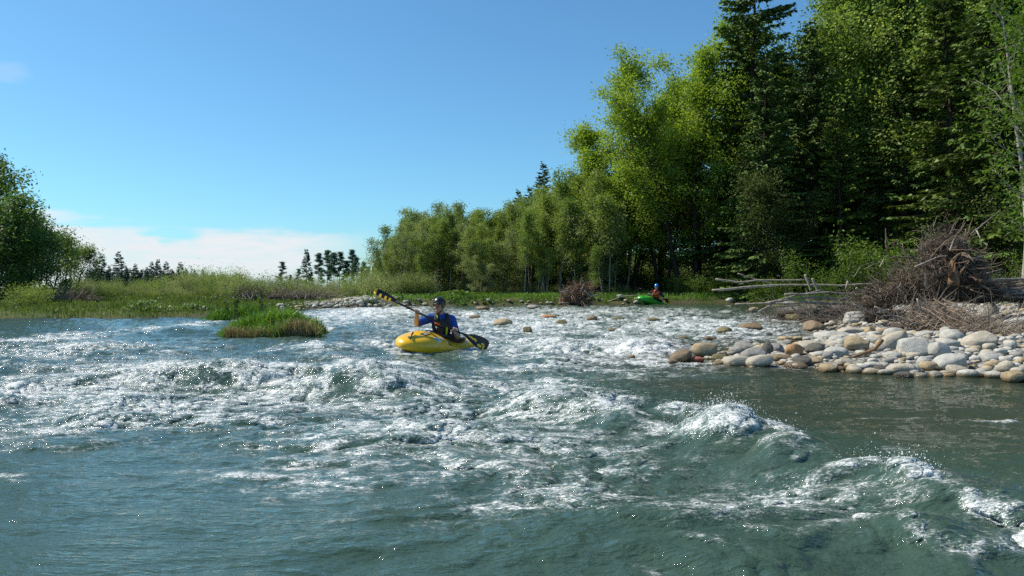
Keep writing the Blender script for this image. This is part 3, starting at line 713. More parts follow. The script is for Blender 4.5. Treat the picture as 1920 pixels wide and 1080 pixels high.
# px, top py
for i, (px, ty) in enumerate([(180, 485), (190, 475), (205, 497), (223, 471), (236, 497), (253, 494), (265, 505), (285, 490), (296, 485), (311, 490), (325, 508), (339, 491), (350, 503), (365, 505), (380, 504), (388, 511), (275, 500), (172, 500)] + [(166 + i * 6, 502.5 + (i * 7) % 13 + max(0, i - 24) * .5) for i in range(40)]):
    D = 150 + ru(-12, 12); p = px_place(px, D); h = CAMZ + (540 - ty) / F * D - p[2]; j = i % 2
    lab = {471: 'tallest pointed conifer of the far row on the left horizon', 475: 'second tallest conifer of the far row, left of the tallest'}.get(ty, 'dark conifer in the far row against the cloud on the left horizon')
    FC[j].place('conifer_tree', p, h / (10, 9)[j] * (1.6 if i > 17 else 1.1), ru(0, 6), lab, 'tree', None if ty in (471, 475) else 'conifers of the far row', sz=h / (10, 9)[j])
for i, (px, ty, k) in enumerate([(575, 466, 0), (596, 476, 1), (613, 471, 0), (627, 475, 1), (636, 474, 0), (658, 470, 0), (670, 483, 1), (528, 492, 0), (683, 492, 1), (648, 490, 1), (560, 505, 0), (700, 500, 1), (545, 516, 0), (585, 510, 1), (604, 507, 0), (620, 505, 1), (645, 508, 0), (664, 504, 1), (678, 506, 0), (692, 502, 1)]):
    D = 105 + ru(-8, 8); p = px_place(px, D); h = CAMZ + (540 - ty) / F * D - p[2]
    if px == 575: FC[0].place('conifer_tree', p, h / 10, 1.0, 'dense dark spruce at the left end of the distant pine group', 'tree')
    else: FP[k].place('pine_tree', p, h / 10, ru(0, 6), 'small lone pine left of the distant pine group' if px == 528 else 'dark open-crowned pine in the distant group upstream', 'tree', None if px == 528 else 'pines of the distant group')
for row, (D0, st, hh) in enumerate([(40.3, 24, .42), (47, 22, 1.0), (54, 24, 1.5), (62, 26, 2.2)]):
    px = 690 + row * 9
    while px < (1180 if row == 0 else 2000):
        D = D0 + ru(-1.5, 1.5); i = int(RG.integers(0, 3))
        SH[i].place('shrub', px_place(px, D), hh * ru(.7, 1.15), ru(0, 6), 'undergrowth bush filling the shade between the trunks of the far wood', 'shrub', 'undergrowth of the far wood')
        px += st * ru(.8, 1.3)
for pr in [A1, A2, S1, S2, S3, P1, P2, B1, Y1, Y2, T1, T2, WF_] + W + SH + FC + FP: pr.done()

# ---- grass
def blades(P, h, w, rng, lean=.45):
    n = len(P); a = rng.uniform(0, 2 * PI, n); l = np.abs(rng.normal(0, lean, n)) * h
    dx, dy = np.cos(a) * l, np.sin(a) * l; b = rng.uniform(0, 2 * PI, n); wx, wy = np.cos(b) * w, np.sin(b) * w
    z0 = np.zeros(n)
    q = lambda f, s, zz: P + np.stack([dx * f + wx * s, dy * f + wy * s, zz], -1)
    V = np.stack([q(0, -1, z0 - .04), q(0, 1, z0 - .04), q(.35, .8, h * .6), q(.35, -.8, h * .6), q(1, 0, h * (1 - .15 * l / (h + 1e-6)))], 1).reshape(-1, 3)
    i = np.arange(n)[:, None] * 5
    return V, [i + np.array([[0, 1, 2, 3]]), i + np.array([[3, 2, 4]])]
lf_grass = leafmat('grass_blade', (.045, .085, .014), (.150, .190, .045), .3, spec=.3)
lf_dry = leafmat('dry_grass_blade', (.20, .15, .075), (.42, .34, .20), .2)
lf_lush = leafmat('lush_grass_blade', (0.054, 0.135, 0.016), (0.176, 0.290, 0.054), .35, spec=.4, rough=.4)
rg = np.random.default_rng(91)
def scatter(n, x0, x1, y0, y1, dmin, dmax, clump=.5, sc=1.0):
    x = rg.uniform(x0, x1, n); y = rg.uniform(y0, y1, n); d = landdist(x, y)
    k = (d > dmin) & (d < dmax) & (rg.random(n) < sstep(-clump, clump, gn(x * sc, y * sc, 55)) + .15)
    x, y = x[k], y[k]; return np.stack([x, y, ground(x, y)], -1), d[k]
P_, d_ = scatter(90000, -34, -4.5, 23, 52, .05, 99)
h_ = (.10 + .13 * np.clip(gn(P_[:, 0] * .6, P_[:, 1] * .6, 56) + .5, 0, 1.2)) * rg.uniform(.6, 1.3, len(P_))
V, Q = blades(P_, h_, .012 + .012 * (P_[:, 1] > 35), rg)
t_ = np.clip(.5 + .5 * gn(P_[:, 0] * .35, P_[:, 1] * .5, 57) + rg.normal(0, .15, len(P_)), 0, 1)
tag(mk('grass', V, Q, lf_grass, attrs={'tint': np.repeat(t_, 5)}, smooth=False), 'green and yellowish meadow grass covering the low left bank', 'grass', kind='stuff')
P_, d_ = scatter(60000, -6, 14, 31, 42, .25, 4.5)
k = barmask(P_[:, 0], P_[:, 1]) < .3; P_ = P_[k]
h_ = rg.uniform(.07, .24, len(P_)); V, Q = blades(P_, h_, .014, rg)
t_ = np.clip(.5 + .6 * gn(P_[:, 0] * .7, P_[:, 1] * .7, 58) + rg.normal(0, .15, len(P_)), 0, 1)
tag(mk('grass', V, Q, lf_lush, attrs={'tint': np.repeat(t_, 5)}, smooth=False), 'green grass along the top of the far bank under the thicket', 'grass', kind='stuff')
# broad-leaved herbs
def herb(name, px, D, n, r, hh, ls, mat, lab):
    x, y, z = px_place(px, D); pos = np.stack([x + rg.normal(0, r, n), y + rg.normal(0, r * .6, n), np.zeros(n)], -1)
    pos[:, 2] = ground(pos[:, 0], pos[:, 1]) + rg.uniform(.03, hh, n) * np.exp(-((pos[:, 0] - x) / r / 2) ** 2)
    V, Q = leaves(pos, ls, rg, .7, 1.0); t = np.repeat(np.clip(.5 + rg.normal(0, .2, n), 0, 1), 4)
    st = MB()
    for q in pos[::6]: st.tube([(x, y, z - .3), (q[0], q[1], q[2] - .2), tuple(q)], (.02, .008, .005), 3)
    e = empty(name, (x, y, z)); tag(e, lab, 'plant'); inv = np.array([x, y, z])
    mk('leaves', V - inv, [Q], mat, e, False, {'tint': t}); st.V = [v - inv for v in st.V]; st.build('stems', mat, e)
herb('butterbur_plant', 860, 34.9, 420, .75, .34, .07, lf_bright, 'bright big-leaved plants on the bank right of the black helmet')
herb('butterbur_plant', 905, 35.2, 180, .4, .26, .06, lf_bright, 'smaller bright big-leaved clump next to the larger one on the bank')
herb('butterbur_plant', 272, 25.0, 380, .40, .40, .05, lf_left, 'dark rounded leafy clump at the waterline of the left bank')
herb('butterbur_plant', 368, 25.4, 300, .38, .28, .05, lf_left, 'dark low leafy clump on the left bank behind the grassy islet')

# ---- the grassy islet in the current
def islet(px, py, D, w, dpt, hgt, nb, label, dry):
    x, y, z = (px - 960) / F * D, D, float(lev(D))
    u = np.linspace(0, 2 * PI, 40)[:-1]; rr = np.linspace(0, 1, 9)[1:]
    V = [(x, y, z + hgt)]
    for r in rr:
        for a in u:
            k = r * (1 + .12 * math.sin(3 * a + px) + .06 * math.sin(7 * a))
            V.append((x + w * k * math.cos(a), y + dpt * k * math.sin(a), z + hgt * (1 - r ** 2.2) - .14 * r ** 4))
    n = len(u); P3 = [[0, 1 + j, 1 + (j + 1) % n] for j in range(n)]; P4 = []
    for i in range(len(rr) - 1):
        for j in range(n): P4.append([1 + i * n + j, 1 + (i + 1) * n + j, 1 + (i + 1) * n + (j + 1) % n, 1 + i * n + (j + 1) % n])
    tag(mk('islet', V, [np.array(P3), np.array(P4)], m_soil), kind='structure')
    r = np.sqrt(rg.random(nb)) * .99; a = rg.uniform(0, 2 * PI, nb); k = r * (1 + .12 * np.sin(3 * a + px) + .06 * np.sin(7 * a))
    P = np.stack([x + w * k * np.cos(a), y + dpt * k * np.sin(a), z + hgt * (1 - r ** 2.2) - .14 * r ** 4], -1)
    h = rg.uniform(.18, .42, nb) * (1.1 - .35 * r) * (.8 + .5 * gn(P[:, 0] * 3, P[:, 1] * 3, 4))
    V, Q = blades(P, h, .0095, rg, .5)
    t = np.clip(.5 + .55 * gn(P[:, 0] * 2.5, P[:, 1] * 2.5, 6) + rg.normal(0, .15, nb), 0, 1)
    tag(mk('grass', V, Q, lf_lush, attrs={'tint': np.repeat(t, 5)}, smooth=False), label, 'grass', kind='stuff')
    if dry:
        a = rg.uniform(-2.6, -.5, dry); r = rg.uniform(.9, 1.02, dry)
        P = np.stack([x + w * r * np.cos(a), y + dpt * r * np.sin(a), z + rg.uniform(0, .06, dry)], -1)
        c = rg.normal(.52, .16, dry // 2); P[:dry // 2] = np.stack([x + w * c, y - dpt * rg.uniform(.6, 1.0, dry // 2), z + rg.uniform(.02, .22, dry // 2)], -1)
        V, Q = blades(P, rg.uniform(.06, .24, dry), .006, rg, .9); t = np.clip(rg.normal(.5, .25, dry), 0, 1)
        tag(mk('dry_grass', V, Q, lf_dry, attrs={'tint': np.repeat(t, 5)}, smooth=False), 'straw-coloured dead grass hanging at the front of the islet', 'grass', kind='stuff')
m_soil = plain('wet_soil', (.07, .05, .03), .8, .4, 12, .5)
islet(520, 636, 16.3, 1.10, .75, .22, 7000, 'lush green grass covering the islet left of the yellow kayak', 1500)
islet(470, 590, 22.2, 1.35, .5, .12, 3500, 'grass of the flat islet behind the larger one', 0)
SG = [Proto(gen_shrub(81, 1.1, .25, 3, 150, .045, .15, .5, .07), bk_grey, lf_bright, 'stems', 'foliage')]
for px, D, sc, lab in [(442, 21.8, .95, 'leafy sapling on the left part of the flat islet'), (490, 21.9, .95, 'thin sapling standing over the islet grass'), (425, 22.2, .6, 'small bushy sapling at the left tip of the flat islet')]:
    x = (px - 960) / F * D; SG[0].place('sapling', (x, D, float(lev(D)) + .05), sc, ru(0, 6), lab, 'sapling')
SG[0].done()
# ------------------------------------------------------------------ stones
def rockmat(name, c1, c2, rough=.75, speck=.3):
    m, nt, b = nt_of(name); v = objco(nt); g = geopos(nt)
    r = N(nt, 'ObjectInfo').outputs['Random']
    off = N(nt, 'VectorMath', operation='ADD'); L_(nt, v, off.inputs[0])
    cb = N(nt, 'CombineXYZ'); L_(nt, math_(nt, 'MULTIPLY', r, 40), cb.inputs[0]); L_(nt, cb.outputs[0], off.inputs[1]); vv = off.outputs[0]
    n = noise(nt, vv, 2.2, 6, .65); f = noise(nt, vv, 22, 3, .7)
    c = mixc(nt, math_(nt, 'ADD', mapr(nt, n, .3, .7, 0, .8), math_(nt, 'MULTIPLY', r, .3), clamp=True), c1, c2)
    c = mixc(nt, math_(nt, 'MULTIPLY', mapr(nt, f, .52, .72), speck), c, (.06, .055, .05))
    sp = N(nt, 'SeparateXYZ'); L_(nt, g, sp.inputs[0])
    # wet band just over the local water level, with a brown algae film
    wl = math_(nt, 'MULTIPLY', mapr(nt, sp.outputs[1], 9, 39, 0, .375, False), 1.0)
    hgt = math_(nt, 'SUBTRACT', sp.outputs[2], wl)
    wet = mapr(nt, math_(nt, 'ADD', hgt, math_(nt, 'MULTIPLY_ADD', f, .06, -.03)), .015, .075, 1, 0)
    wc = N(nt, 'VectorMath', operation='MULTIPLY'); wc.inputs[1].default_value = (.42, .36, .24); L_(nt, c, wc.inputs[0])
    L_(nt, mixc(nt, wet, c, wc.outputs[0]), b.inputs['Base Color'])
    L_(nt, mapr(nt, wet, 0, 1, rough, .22, False), b.inputs['Roughness']); b.inputs['Specular IOR Level'].default_value = .35
    bump(nt, b, math_(nt, 'ADD', n, math_(nt, 'MULTIPLY', f, .45)), .6, .05)
    return m
RM = {'white': rockmat('stone_white', (.36, .345, .30), (.52, .50, .45)), 'grey': rockmat('stone_grey', (.22, .21, .185), (.36, .345, .31)), 'cream': rockmat('stone_cream', (.34, .295, .22), (.48, .435, .35)),
      'tan': rockmat('stone_tan', (.30, .22, .12), (.44, .35, .22)), 'brown': rockmat('stone_brown', (.15, .105, .06), (.27, .19, .11), .5), 'dark': rockmat('stone_dark', (.075, .068, .055), (.15, .135, .11), .5),
      'orange': rockmat('stone_orange', (.34, .17, .07), (.47, .27, .12)), 'red': rockmat('stone_red', (.26, .07, .05), (.38, .12, .085)), 'olive': rockmat('stone_olive', (.13, .11, .045), (.22, .185, .08), .45)}
def ico(n=3):
    import bmesh
    bm = bmesh.new(); bmesh.ops.create_icosphere(bm, subdivisions=n, radius=1)
    V = np.array([v.co[:] for v in bm.verts]); Fc = np.array([[v.index for v in f.verts] for f in bm.faces]); bm.free(); return V, Fc
IV, IF = ico(4)
IV3, IF3 = ico(2)
def n3(V, s, f):
    return (gn(V[:, 0] * f + s, V[:, 1] * f + 7.3 * s, int(s)) + gn(V[:, 1] * f + 3.1 * s, V[:, 2] * f - s, int(s) + 1) + gn(V[:, 2] * f + s * 1.7, V[:, 0] * f + 11, int(s) + 2)) / 2
def rockshape(seed, base=None):
    V, Fc = base or (IV, IF); r = np.random.default_rng(seed)
    e = r.uniform(.72, 1.0); P = np.sign(V) * np.abs(V) ** e; P /= np.abs(P).max(0)
    k = 1 + .16 * n3(V, seed, 1.0) + .05 * n3(V, seed + 9, 2.6) + .012 * n3(V, seed + 19, 7)
    P = P * k[:, None]
    for _ in range(r.integers(2, 6)):              # a few worn flats
        d = r.normal(0, 1, 3); d /= np.linalg.norm(d); h = P @ d; lim = r.uniform(.66, .9)
        P = P - np.clip(h - lim, 0, 9)[:, None] * d * .75
    return P / np.abs(P).max(0), Fc
RS = [rockshape(100 + i) for i in range(12)]
RS_ME = {}
def rock_mesh(i, m):
    if (i, m) not in RS_ME:
        o = mk('boulder', RS[i][0], [RS[i][1]], RM[m]); RS_ME[(i, m)] = o.data; bpy.data.objects.remove(o)
    return RS_ME[(i, m)]
rr_ = np.random.default_rng(404)
TAKEN = []
def put_rock(p, a, b_, c, m, label, group=None, rz=None, tilt=None, name='boulder'):
    o = bpy.data.objects.new(name, rock_mesh(int(rr_.integers(0, 12)), m)); C.objects.link(o)
    o.location = p; o.scale = (a, b_, c)
    t = tilt if tilt is not None else float(rr_.normal(0, .12))
    o.rotation_euler = (float(rr_.normal(0, .12)), t, rz if rz is not None else float(rr_.normal(0, .25)))
    TAKEN.append((p[0], p[1], max(a, b_))); return tag(o, label, 'rock', group)
HERO = [ # px, bottom py, width, height, colour, tilt, label
 (1710, 672, 72, 40, 'white', .1, 'biggest white boulder in the middle of the gravel bar'), (1761, 674, 44, 33, 'white', -.2, 'pale bluish-white boulder touching the right side of the biggest white one'),
 (1782, 699, 60, 36, 'white', .25, 'long white boulder leaning to the left near the water, below the biggest one'), (1690, 706, 54, 23, 'cream', .05, 'broad pale stone with a dark underside at the water edge of the bar'),
 (1733, 694, 30, 26, 'white', .1, 'round white stone between the broad pale stone and the leaning white one'), (1779, 658, 42, 23, 'white', 0, 'oval white stone behind the bluish-white boulder'),
 (1784, 645, 44, 28, 'white', .1, 'tall white stone at the foot of the brush pile'), (1834, 654, 60, 30, 'cream', .35, 'tilted cream boulder right of the brush pile foot'),
 (1606, 660, 46, 29, 'tan', -.1, 'brown-orange boulder alone left of the white ones'), (1600, 610, 44, 26, 'white', .05, 'smooth white boulder in front of the driftwood, left of the brush'),
 (1678, 656, 54, 34, 'cream', .25, 'cream boulder partly behind the biggest white one'), (1531, 666, 40, 23, 'dark', .1, 'dark grey rounded stone right of the orange one'),
 (1490, 670, 36, 26, 'orange', -.1, 'bright orange-brown stone at the left part of the bar'), (1455, 664, 32, 20, 'grey', 0, 'grey stone in the shallows left of the orange one'),
 (1424, 692, 54, 25, 'cream', .15, 'long beige stone lowest at the left of the bar, lying half in water'), (1412, 678, 46, 26, 'grey', .25, 'grey-beige stone leaning against the long beige one'),
 (1438, 668, 24, 26, 'dark', 0, 'dark stone behind the leaning grey-beige stone'), (1553, 700, 36, 17, 'tan', .05, 'tan stone with a shaded end at the water edge'),
 (1492, 694, 44, 12, 'brown', 0, 'flat dark brown wet stone in the water at the bar edge'), (1583, 690, 34, 17, 'cream', .05, 'low beige stone between the tan one and the flat slab'),
 (1528, 624, 44, 24, 'brown', -.08, 'large brown block-like stone in the side channel'), (1495, 604, 40, 16, 'olive', 0, 'dark olive wet boulder at the upper end of the side channel'),
 (1565, 638, 76, 15, 'white', -.06, 'long flat white slab in the side channel'), (1596, 630, 50, 15, 'cream', 0, 'flat pale stone right of the long white slab'),
 (1568, 672, 46, 20, 'white', .1, 'whitish uneven stone on the flat beige slab'), (1520, 684, 60, 13, 'tan', 0, 'flat beige slab in the shallow water'),
 (1467, 680, 38, 14, 'brown', -.15, 'low brown stone beside the long beige stone'), (1852, 598, 37, 34, 'white', .5, 'big egg-shaped white boulder right of the brush pile'),
 (1907, 617, 48, 21, 'white', .1, 'broad white boulder at the right edge of the bar'), (1803, 570, 34, 12, 'grey', 0, 'grey flat stone behind the brush, below the leaning poles'),
 (1886, 702, 32, 25, 'cream', .1, 'pale stone in the lower right group by the water'), (1858, 682, 42, 22, 'white', .05, 'white stone right of the long leaning boulder'),
 (1901, 720, 40, 22, 'tan', .1, 'brownish stone at the lower right corner of the bar'), (1602, 701, 26, 16, 'cream', .1, 'small cream stone on the waterline right of the tan one'),
 (1638, 694, 36, 14, 'white', 0, 'low white stone left of the broad pale one'), (1322, 672, 54, 32, 'tan', 0, 'largest tan boulder standing in the rapids at the tip of the bar'),
 (1277, 682, 44, 24, 'brown', .25, 'dark brown boulder just left of the largest tan one'), (1262, 687, 19, 13, 'brown', 0, 'small brown stone at the outermost tip of the bar'),
 (1309, 682, 24, 12, 'red', 0, 'red stone under the largest tan boulder'), (1349, 681, 31, 18, 'olive', .05, 'olive-brown stone right below the largest tan boulder'),
 (1383, 669, 32, 20, 'grey', -.1, 'grey-brown rounded stone between the rapids and the leaning stones'), (1359, 628, 30, 14, 'olive', .1, 'olive stone washed over in the rapids above the tan boulder'),
 (1406, 620, 44, 13, 'brown', .1, 'brown wet rock in the white water left of the side channel'), (1368, 569, 15, 10, 'white', 0, 'lone pinkish-white stone below the pale logs on the far shore'),
 (1414, 587, 19, 10, 'tan', 0, 'tan stone in the rapids below the driftwood'), (1236, 660, 36, 15, 'brown', 0, 'brown rock awash in the foam left of the tan boulder'),
 (1184, 677, 14, 11, 'tan', 0, 'little tan stone alone in the foam'), (1332, 642, 26, 10, 'brown', 0, 'flat brown stone behind the largest tan boulder'), (1281, 641, 20, 11, 'brown', 0, 'brown stone in the rapids behind the foam'),
 (1110, 604, 20, 12, 'brown', 0, 'brown rounded stone mid-rapids, right of centre'), (1052, 613, 22, 13, 'olive', .1, 'olive stone in the rapids right of the paddle'), (988, 627, 20, 14, 'olive', .1, 'olive-brown stone in the rapids nearest the black paddle blade'),
 (1029, 600, 30, 9, 'orange', 0, 'ochre flat stone in the rapids beneath the small root mass'), (943, 614, 38, 16, 'tan', .1, 'tan boulder in the rapids right of the paddler in blue'), (1160, 603, 24, 8, 'olive', 0, 'flat olive stone right of the mid-rapids brown stone'),
 (1225, 605, 26, 8, 'olive', 0, 'greenish stone in the rapids below the green kayak'), (890, 600, 22, 8, 'brown', 0, 'brown stone in the rapids behind the man in blue'), (905, 583, 26, 8, 'brown', 0, 'brown stone under the far bank right of the helmet'),
 (1000, 580, 24, 7, 'grey', 0, 'grey stone on the far shore left of the small root mass'), (1150, 625, 22, 8, 'brown', 0, 'brown stone just awash in the middle of the white water'), (1480, 575, 24, 10, 'grey', 0, 'grey stone at the foot of the driftwood heap')]
for px, pb, wd, ht, m, tl, lab in HERO:
    q = hit(px, pb - 2); y = q.y; s = F / y
    a = wd / 2 / s; h = ht / s; h *= .9; c = max(h * .62, a * .33); z = q.z + h - c
    dep = a * float(rr_.uniform(.75, 1.0))
    put_rock((q.x + dep * q.x / y * .9, y + dep * .9, z), a, dep, c, m, lab, tilt=-tl, rz=float(rr_.normal(0, .12)))
# the many stones of the bar: biggest first, none on top of another
def too_near(x, y, r, k):
    for a, b_, s in TAKEN:
        if (a - x) ** 2 + (b_ - y) ** 2 < ((s + r) * k) ** 2: return True
    return False
cols = ['white', 'white', 'white', 'grey', 'cream', 'cream', 'tan', 'grey', 'brown', 'white']; ncnt = 0; tries = 0
FILL = []
while ncnt < 225 and tries < 9000:
    tries += 1
    y = 8.7 + 15 * rr_.random() ** 1.5; x = rr_.uniform(2.2, .66 * y + .3); d = float(landdist(np.array([x]), np.array([y]))[0])
    if d < -.75 or (d < -.2 and rr_.random() < .7): continue
    r = float(np.clip(rr_.lognormal(-2.42, .42), .045, .2)) * (1.0 if ncnt < 60 else .8)
    if too_near(x, y, r, .72): continue
    a, b_, c = r * rr_.uniform(.95, 1.25), r * rr_.uniform(.75, 1.0), r * rr_.uniform(.42, .66)
    m = cols[int(rr_.integers(0, len(cols)))] if d > .7 else ['grey', 'brown', 'tan', 'dark', 'cream'][int(rr_.integers(0, 5))]
    lab = 'rounded pale stone lying among many on the gravel bar' if d > .7 else 'damp brownish stone at the water edge of the gravel bar'
    put_rock((x, y, gz(x, y) + c * .45), a, b_, c, m, lab, 'stones heaped on the gravel bar' if d > .7 else 'stones along the edge of the gravel bar'); ncnt += 1
# smaller cobbles between them, countless
def cobbles(n, fx, fy, ok, sz, seed, label, lift=.35, mats=('white', 'grey', 'cream', 'tan'), pm=(.4, .27, .22, .11)):
    r = np.random.default_rng(seed); x = fx(r, n); y = fy(r, n); d = landdist(x, y); k = ok(x, y, d); x, y, d = x[k], y[k], d[k]; z = ground(x, y)
    V = []; Fc = []; mi = []; nv = 0; sh = [rockshape(300 + i, (IV3, IF3)) for i in range(8)]
    for i in range(len(x)):
        s = float(np.clip(r.lognormal(math.log(sz), .35), sz * .4, sz * 2.2)); P, f = sh[int(r.integers(0, 8))]
        a = r.uniform(0, 2 * PI); c, sn = math.cos(a), math.sin(a); q = P * (s * 1.15, s * .9, s * .62)
        V.append(np.stack([q[:, 0] * c - q[:, 1] * sn + x[i], q[:, 0] * sn + q[:, 1] * c + y[i], q[:, 2] + z[i] + s * lift], -1)); Fc.append(f + nv); nv += len(P)
        j = int(r.choice(len(mats), p=pm)); mi += [j] * len(f)
    o = mk('gravel', np.concatenate(V), [np.concatenate(Fc)], None, mats=[RM[m] for m in mats], midx=mi)
    tag(o, label, 'gravel', kind='stuff')
cobbles(6200, lambda r, n: r.uniform(2.2, 18, n), lambda r, n: 8.5 + 18 * r.random(n) ** 1.4, lambda x, y, d: (d > -.45) & (x < .70 * y + 1) & (barmask(x, y) > .4), .052, 7, 'small cobbles filling the gaps between the stones of the bar')
cobbles(1100, lambda r, n: r.normal(-6.6, 1.0, n), lambda r, n: r.normal(33, 2.2, n), lambda x, y, d: d > .0, .07, 8, 'white shingle upstream between the islet and the thicket')
cobbles(450, lambda r, n: r.uniform(-5, 6, n), lambda r, n: r.uniform(31, 37, n), lambda x, y, d: (d > -.5) & (d < .5), .08, 9, 'stones along the foot of the far bank', mats=('grey', 'brown', 'tan', 'cream'), pm=(.35, .3, .2, .15))

# ------------------------------------------------------------------ driftwood
wd_grey = barkmat('driftwood_grey', (.15, .125, .105), (.34, .30, .26), 10); wd_pale = barkmat('driftwood_pale', (.22, .185, .14), (.42, .37, .30), 10); wd_root = barkmat('root_bark', (.09, .062, .042), (.24, .175, .125), 8)
wd_dark = leafmat('brush_brown', (.055, .038, .026), (.46, .38, .30), 0, spec=.15, rough=.9); wd_twig = leafmat('driftwood_twigs', (.10, .08, .06), (.40, .35, .29), 0, spec=.15, rough=.9); wd_orange = barkmat('broken_wood', (.11, .066, .036), (.25, .155, .085), 9); wd_soil = plain('root_soil', (.045, .032, .023), .95, .5, 9, .8)
rw = np.random.default_rng(606)
def wpt3(px, py, D): v = at(px, py, D); return np.array(v[:])
def stick(name, P, r0, r1, mat, label=None, parent=None, cat='log', group=None, n=7, wob=.012):
    P = np.array(P, float); t = np.linspace(0, 1, 14); s = np.linspace(0, 1, len(P))
    Q = np.stack([np.interp(t, s, P[:, i]) for i in range(3)], -1)
    L = np.linalg.norm(P[-1] - P[0]); Q += np.cumsum(rw.normal(0, 1, Q.shape), 0) * wob * L * .25
    b_ = MB(); b_.tube(Q, r0 + (r1 - r0) * t, n)
    k = int(rw.integers(3, 10)); b_2 = Q[k] + rw.normal(0, .06, (1, 3)); 
    o = b_.build(name, mat, parent)
    if label: tag(o, label, cat, group)
    return o
def tangle(mb, cen, ext, n, lmin, lmax, r, bias=(0, 0, 0), flat=.6, bend=.35):
    for i in range(n):
        v = rw.normal(0, 1, 3); v /= np.linalg.norm(v); p = cen + v * ext * rw.uniform(.55, 1.08)
        d = rw.normal(0, 1, 3); d -= v * (d @ v) * flat; d += bias
        mb.tube(curve(p, d, rw.uniform(lmin, lmax), 5, rw, bend), np.linspace(r, r * .35, 6) * rw.uniform(.5, 1.3), 3, a=float(np.clip(rw.beta(1.3, 2.2), 0, 1)), cap=False)
def lump(cen, ext, seed):
    P, f = rockshape(seed); k = 1 + .25 * n3(P, seed, 2.2)
    return np.array(cen) + P * k[:, None] * np.array(ext), f
# the great upturned root mass
D0 = 17.6; base = hit(1745, 588); e = empty('root_mass', tuple(base)); tag(e, 'great dark upturned root mass bristling with twigs on the gravel bar', 'root mass'); inv = np.array(base[:])
mb = MB()
for (px, py, dx, dy, dz, sd_) in [(1765, 525, .62, .5, .55, 1), (1805, 520, .50, .5, .5, 2), (1772, 470, .40, .4, .34, 3), (1695, 548, .5, .5, .28, 4), (1840, 550, .42, .45, .22, 5), (1645, 565, .4, .4, .16, 6)]:
    V, f = lump(wpt3(px, py, D0 + .2) - inv, (dx, dy, dz), sd_); mb.add(V, [f])
mb.build('soil_core', wd_soil, e)
mb = MB()
for (px, py, ex, ey, ez, n, b_) in [(1722, 522, .55, .6, .48, 560, (-.3, 0, .1)), (1812, 508, .46, .5, .48, 380, (.3, 0, .1)), (1772, 468, .50, .5, .42, 420, (0, 0, .7)), (1685, 545, .62, .6, .34, 480, (-.6, 0, 0)), (1850, 548, .52, .5, .26, 200, (.6, 0, 0)), (1640, 562, .55, .5, .2, 260, (-.8, 0, 0))]:
    tangle(mb, wpt3(px, py, D0) - inv, np.array((ex, ey, ez)), n, .15, .62, .008, b_)
o = mb.build('root_tangle', wd_dark, e, attr='tint')
o = MB(); o.tube(curve(wpt3(1787, 535, D0 - .75) - inv, (.1, -.1, 1), .55, 6, rw, .14), np.array([.12, .115, .10, .09, .07, .05, .015]), 9)
for i in range(9): o.tube(curve(wpt3(1787 + rw.uniform(-8, 8), 520, D0 - .8) - inv, (rw.normal(0, .3), -.1, 1), rw.uniform(.25, .55), 4, rw, .2), (.032, .026, .02, .014, .003), 5)
tag(o.build('broken_stump', wd_orange, e), 'torn orange wood of the stump')
for P, r in [([(1738, 545), (1735, 512)], .045), ([(1782, 470), (1789, 448)], .04), ([(1715, 500), (1760, 480), (1778, 478)], .03), ([(1820, 440), (1845, 418), (1876, 394)], .022), ([(1750, 425), (1757, 405)], .014), ([(1650, 500), (1660, 480)], .03), ([(1830, 430), (1838, 448)], .03),
             ([(1820, 485), (1850, 478), (1862, 472)], .018), ([(1700, 480), (1680, 450)], .014), ([(1620, 505), (1640, 495), (1670, 490)], .014), ([(1850, 512), (1880, 505)], .018), ([(1780, 440), (1792, 415)], .016), ([(1600, 520), (1612, 500), (1640, 490)], .012), ([(1730, 470), (1710, 452)], .012)]:
    stick('branch', [wpt3(x, y, D0 - .85 + rw.uniform(-.15, .3)) - inv for x, y in P], r * .62, r * .25, wd_pale if r > .025 else wd_grey, parent=e, n=6, wob=.02)
mb = MB()
for i in range(34):                                    # stouter roots curling out of the mass
    px, py = rw.uniform(1655, 1850), rw.uniform(450, 555); c0 = wpt3(px, py, D0 - .35 - .25 * rw.random()) - inv
    d = np.array([(px - 1760) / 70 + rw.normal(0, .5), -.5, (505 - py) / 60 + rw.normal(0, .4)]); r0 = rw.uniform(.012, .03)
    mb.tube(curve(c0, d, rw.uniform(.35, .9), 8, rw, .22), np.linspace(r0, r0 * .3, 9), 6)
mb.build('stout_root', wd_root, e)
# brush spilling from it towards the water
e = empty('brush_pile', tuple(hit(1760, 622))); tag(e, 'brown brush heap of fine twigs spilling over the white stones below the root mass', 'brush pile'); inv = np.array(e.location[:])
mb = MB(); core = MB()
PB = [(1725, 572, 16.4, .30, .35, .36), (1740, 590, 15.8, .38, .35, .28), (1768, 603, 15.1, .40, .35, .20), (1798, 617, 14.4, .38, .32, .14), (1832, 630, 13.7, .36, .3, .09), (1872, 640, 13.2, .36, .28, .05), (1700, 598, 16.0, .32, .35, .13), (1728, 548, 16.8, .2, .3, .34)]
for px, py, D, a, b2, c in PB:
    q = hit(px, py + 12); cen = np.array((wpt3(px, py, D)[0], D, gz(wpt3(px, py, D)[0], D) + c * .5)) - inv
    V, f = lump(cen - (0, 0, .04), (a * .85, b2 * .8, c * .8), int(px)); core.add(V, [f])
    tangle(mb, cen, np.array((a, b2, c)) * 1.05, 330, .3, .8, .0075, (.9, -.4, -.35), .8, .16)
core.build('soil_core', wd_soil, e); mb.build('twigs', wd_dark, e, attr='tint')
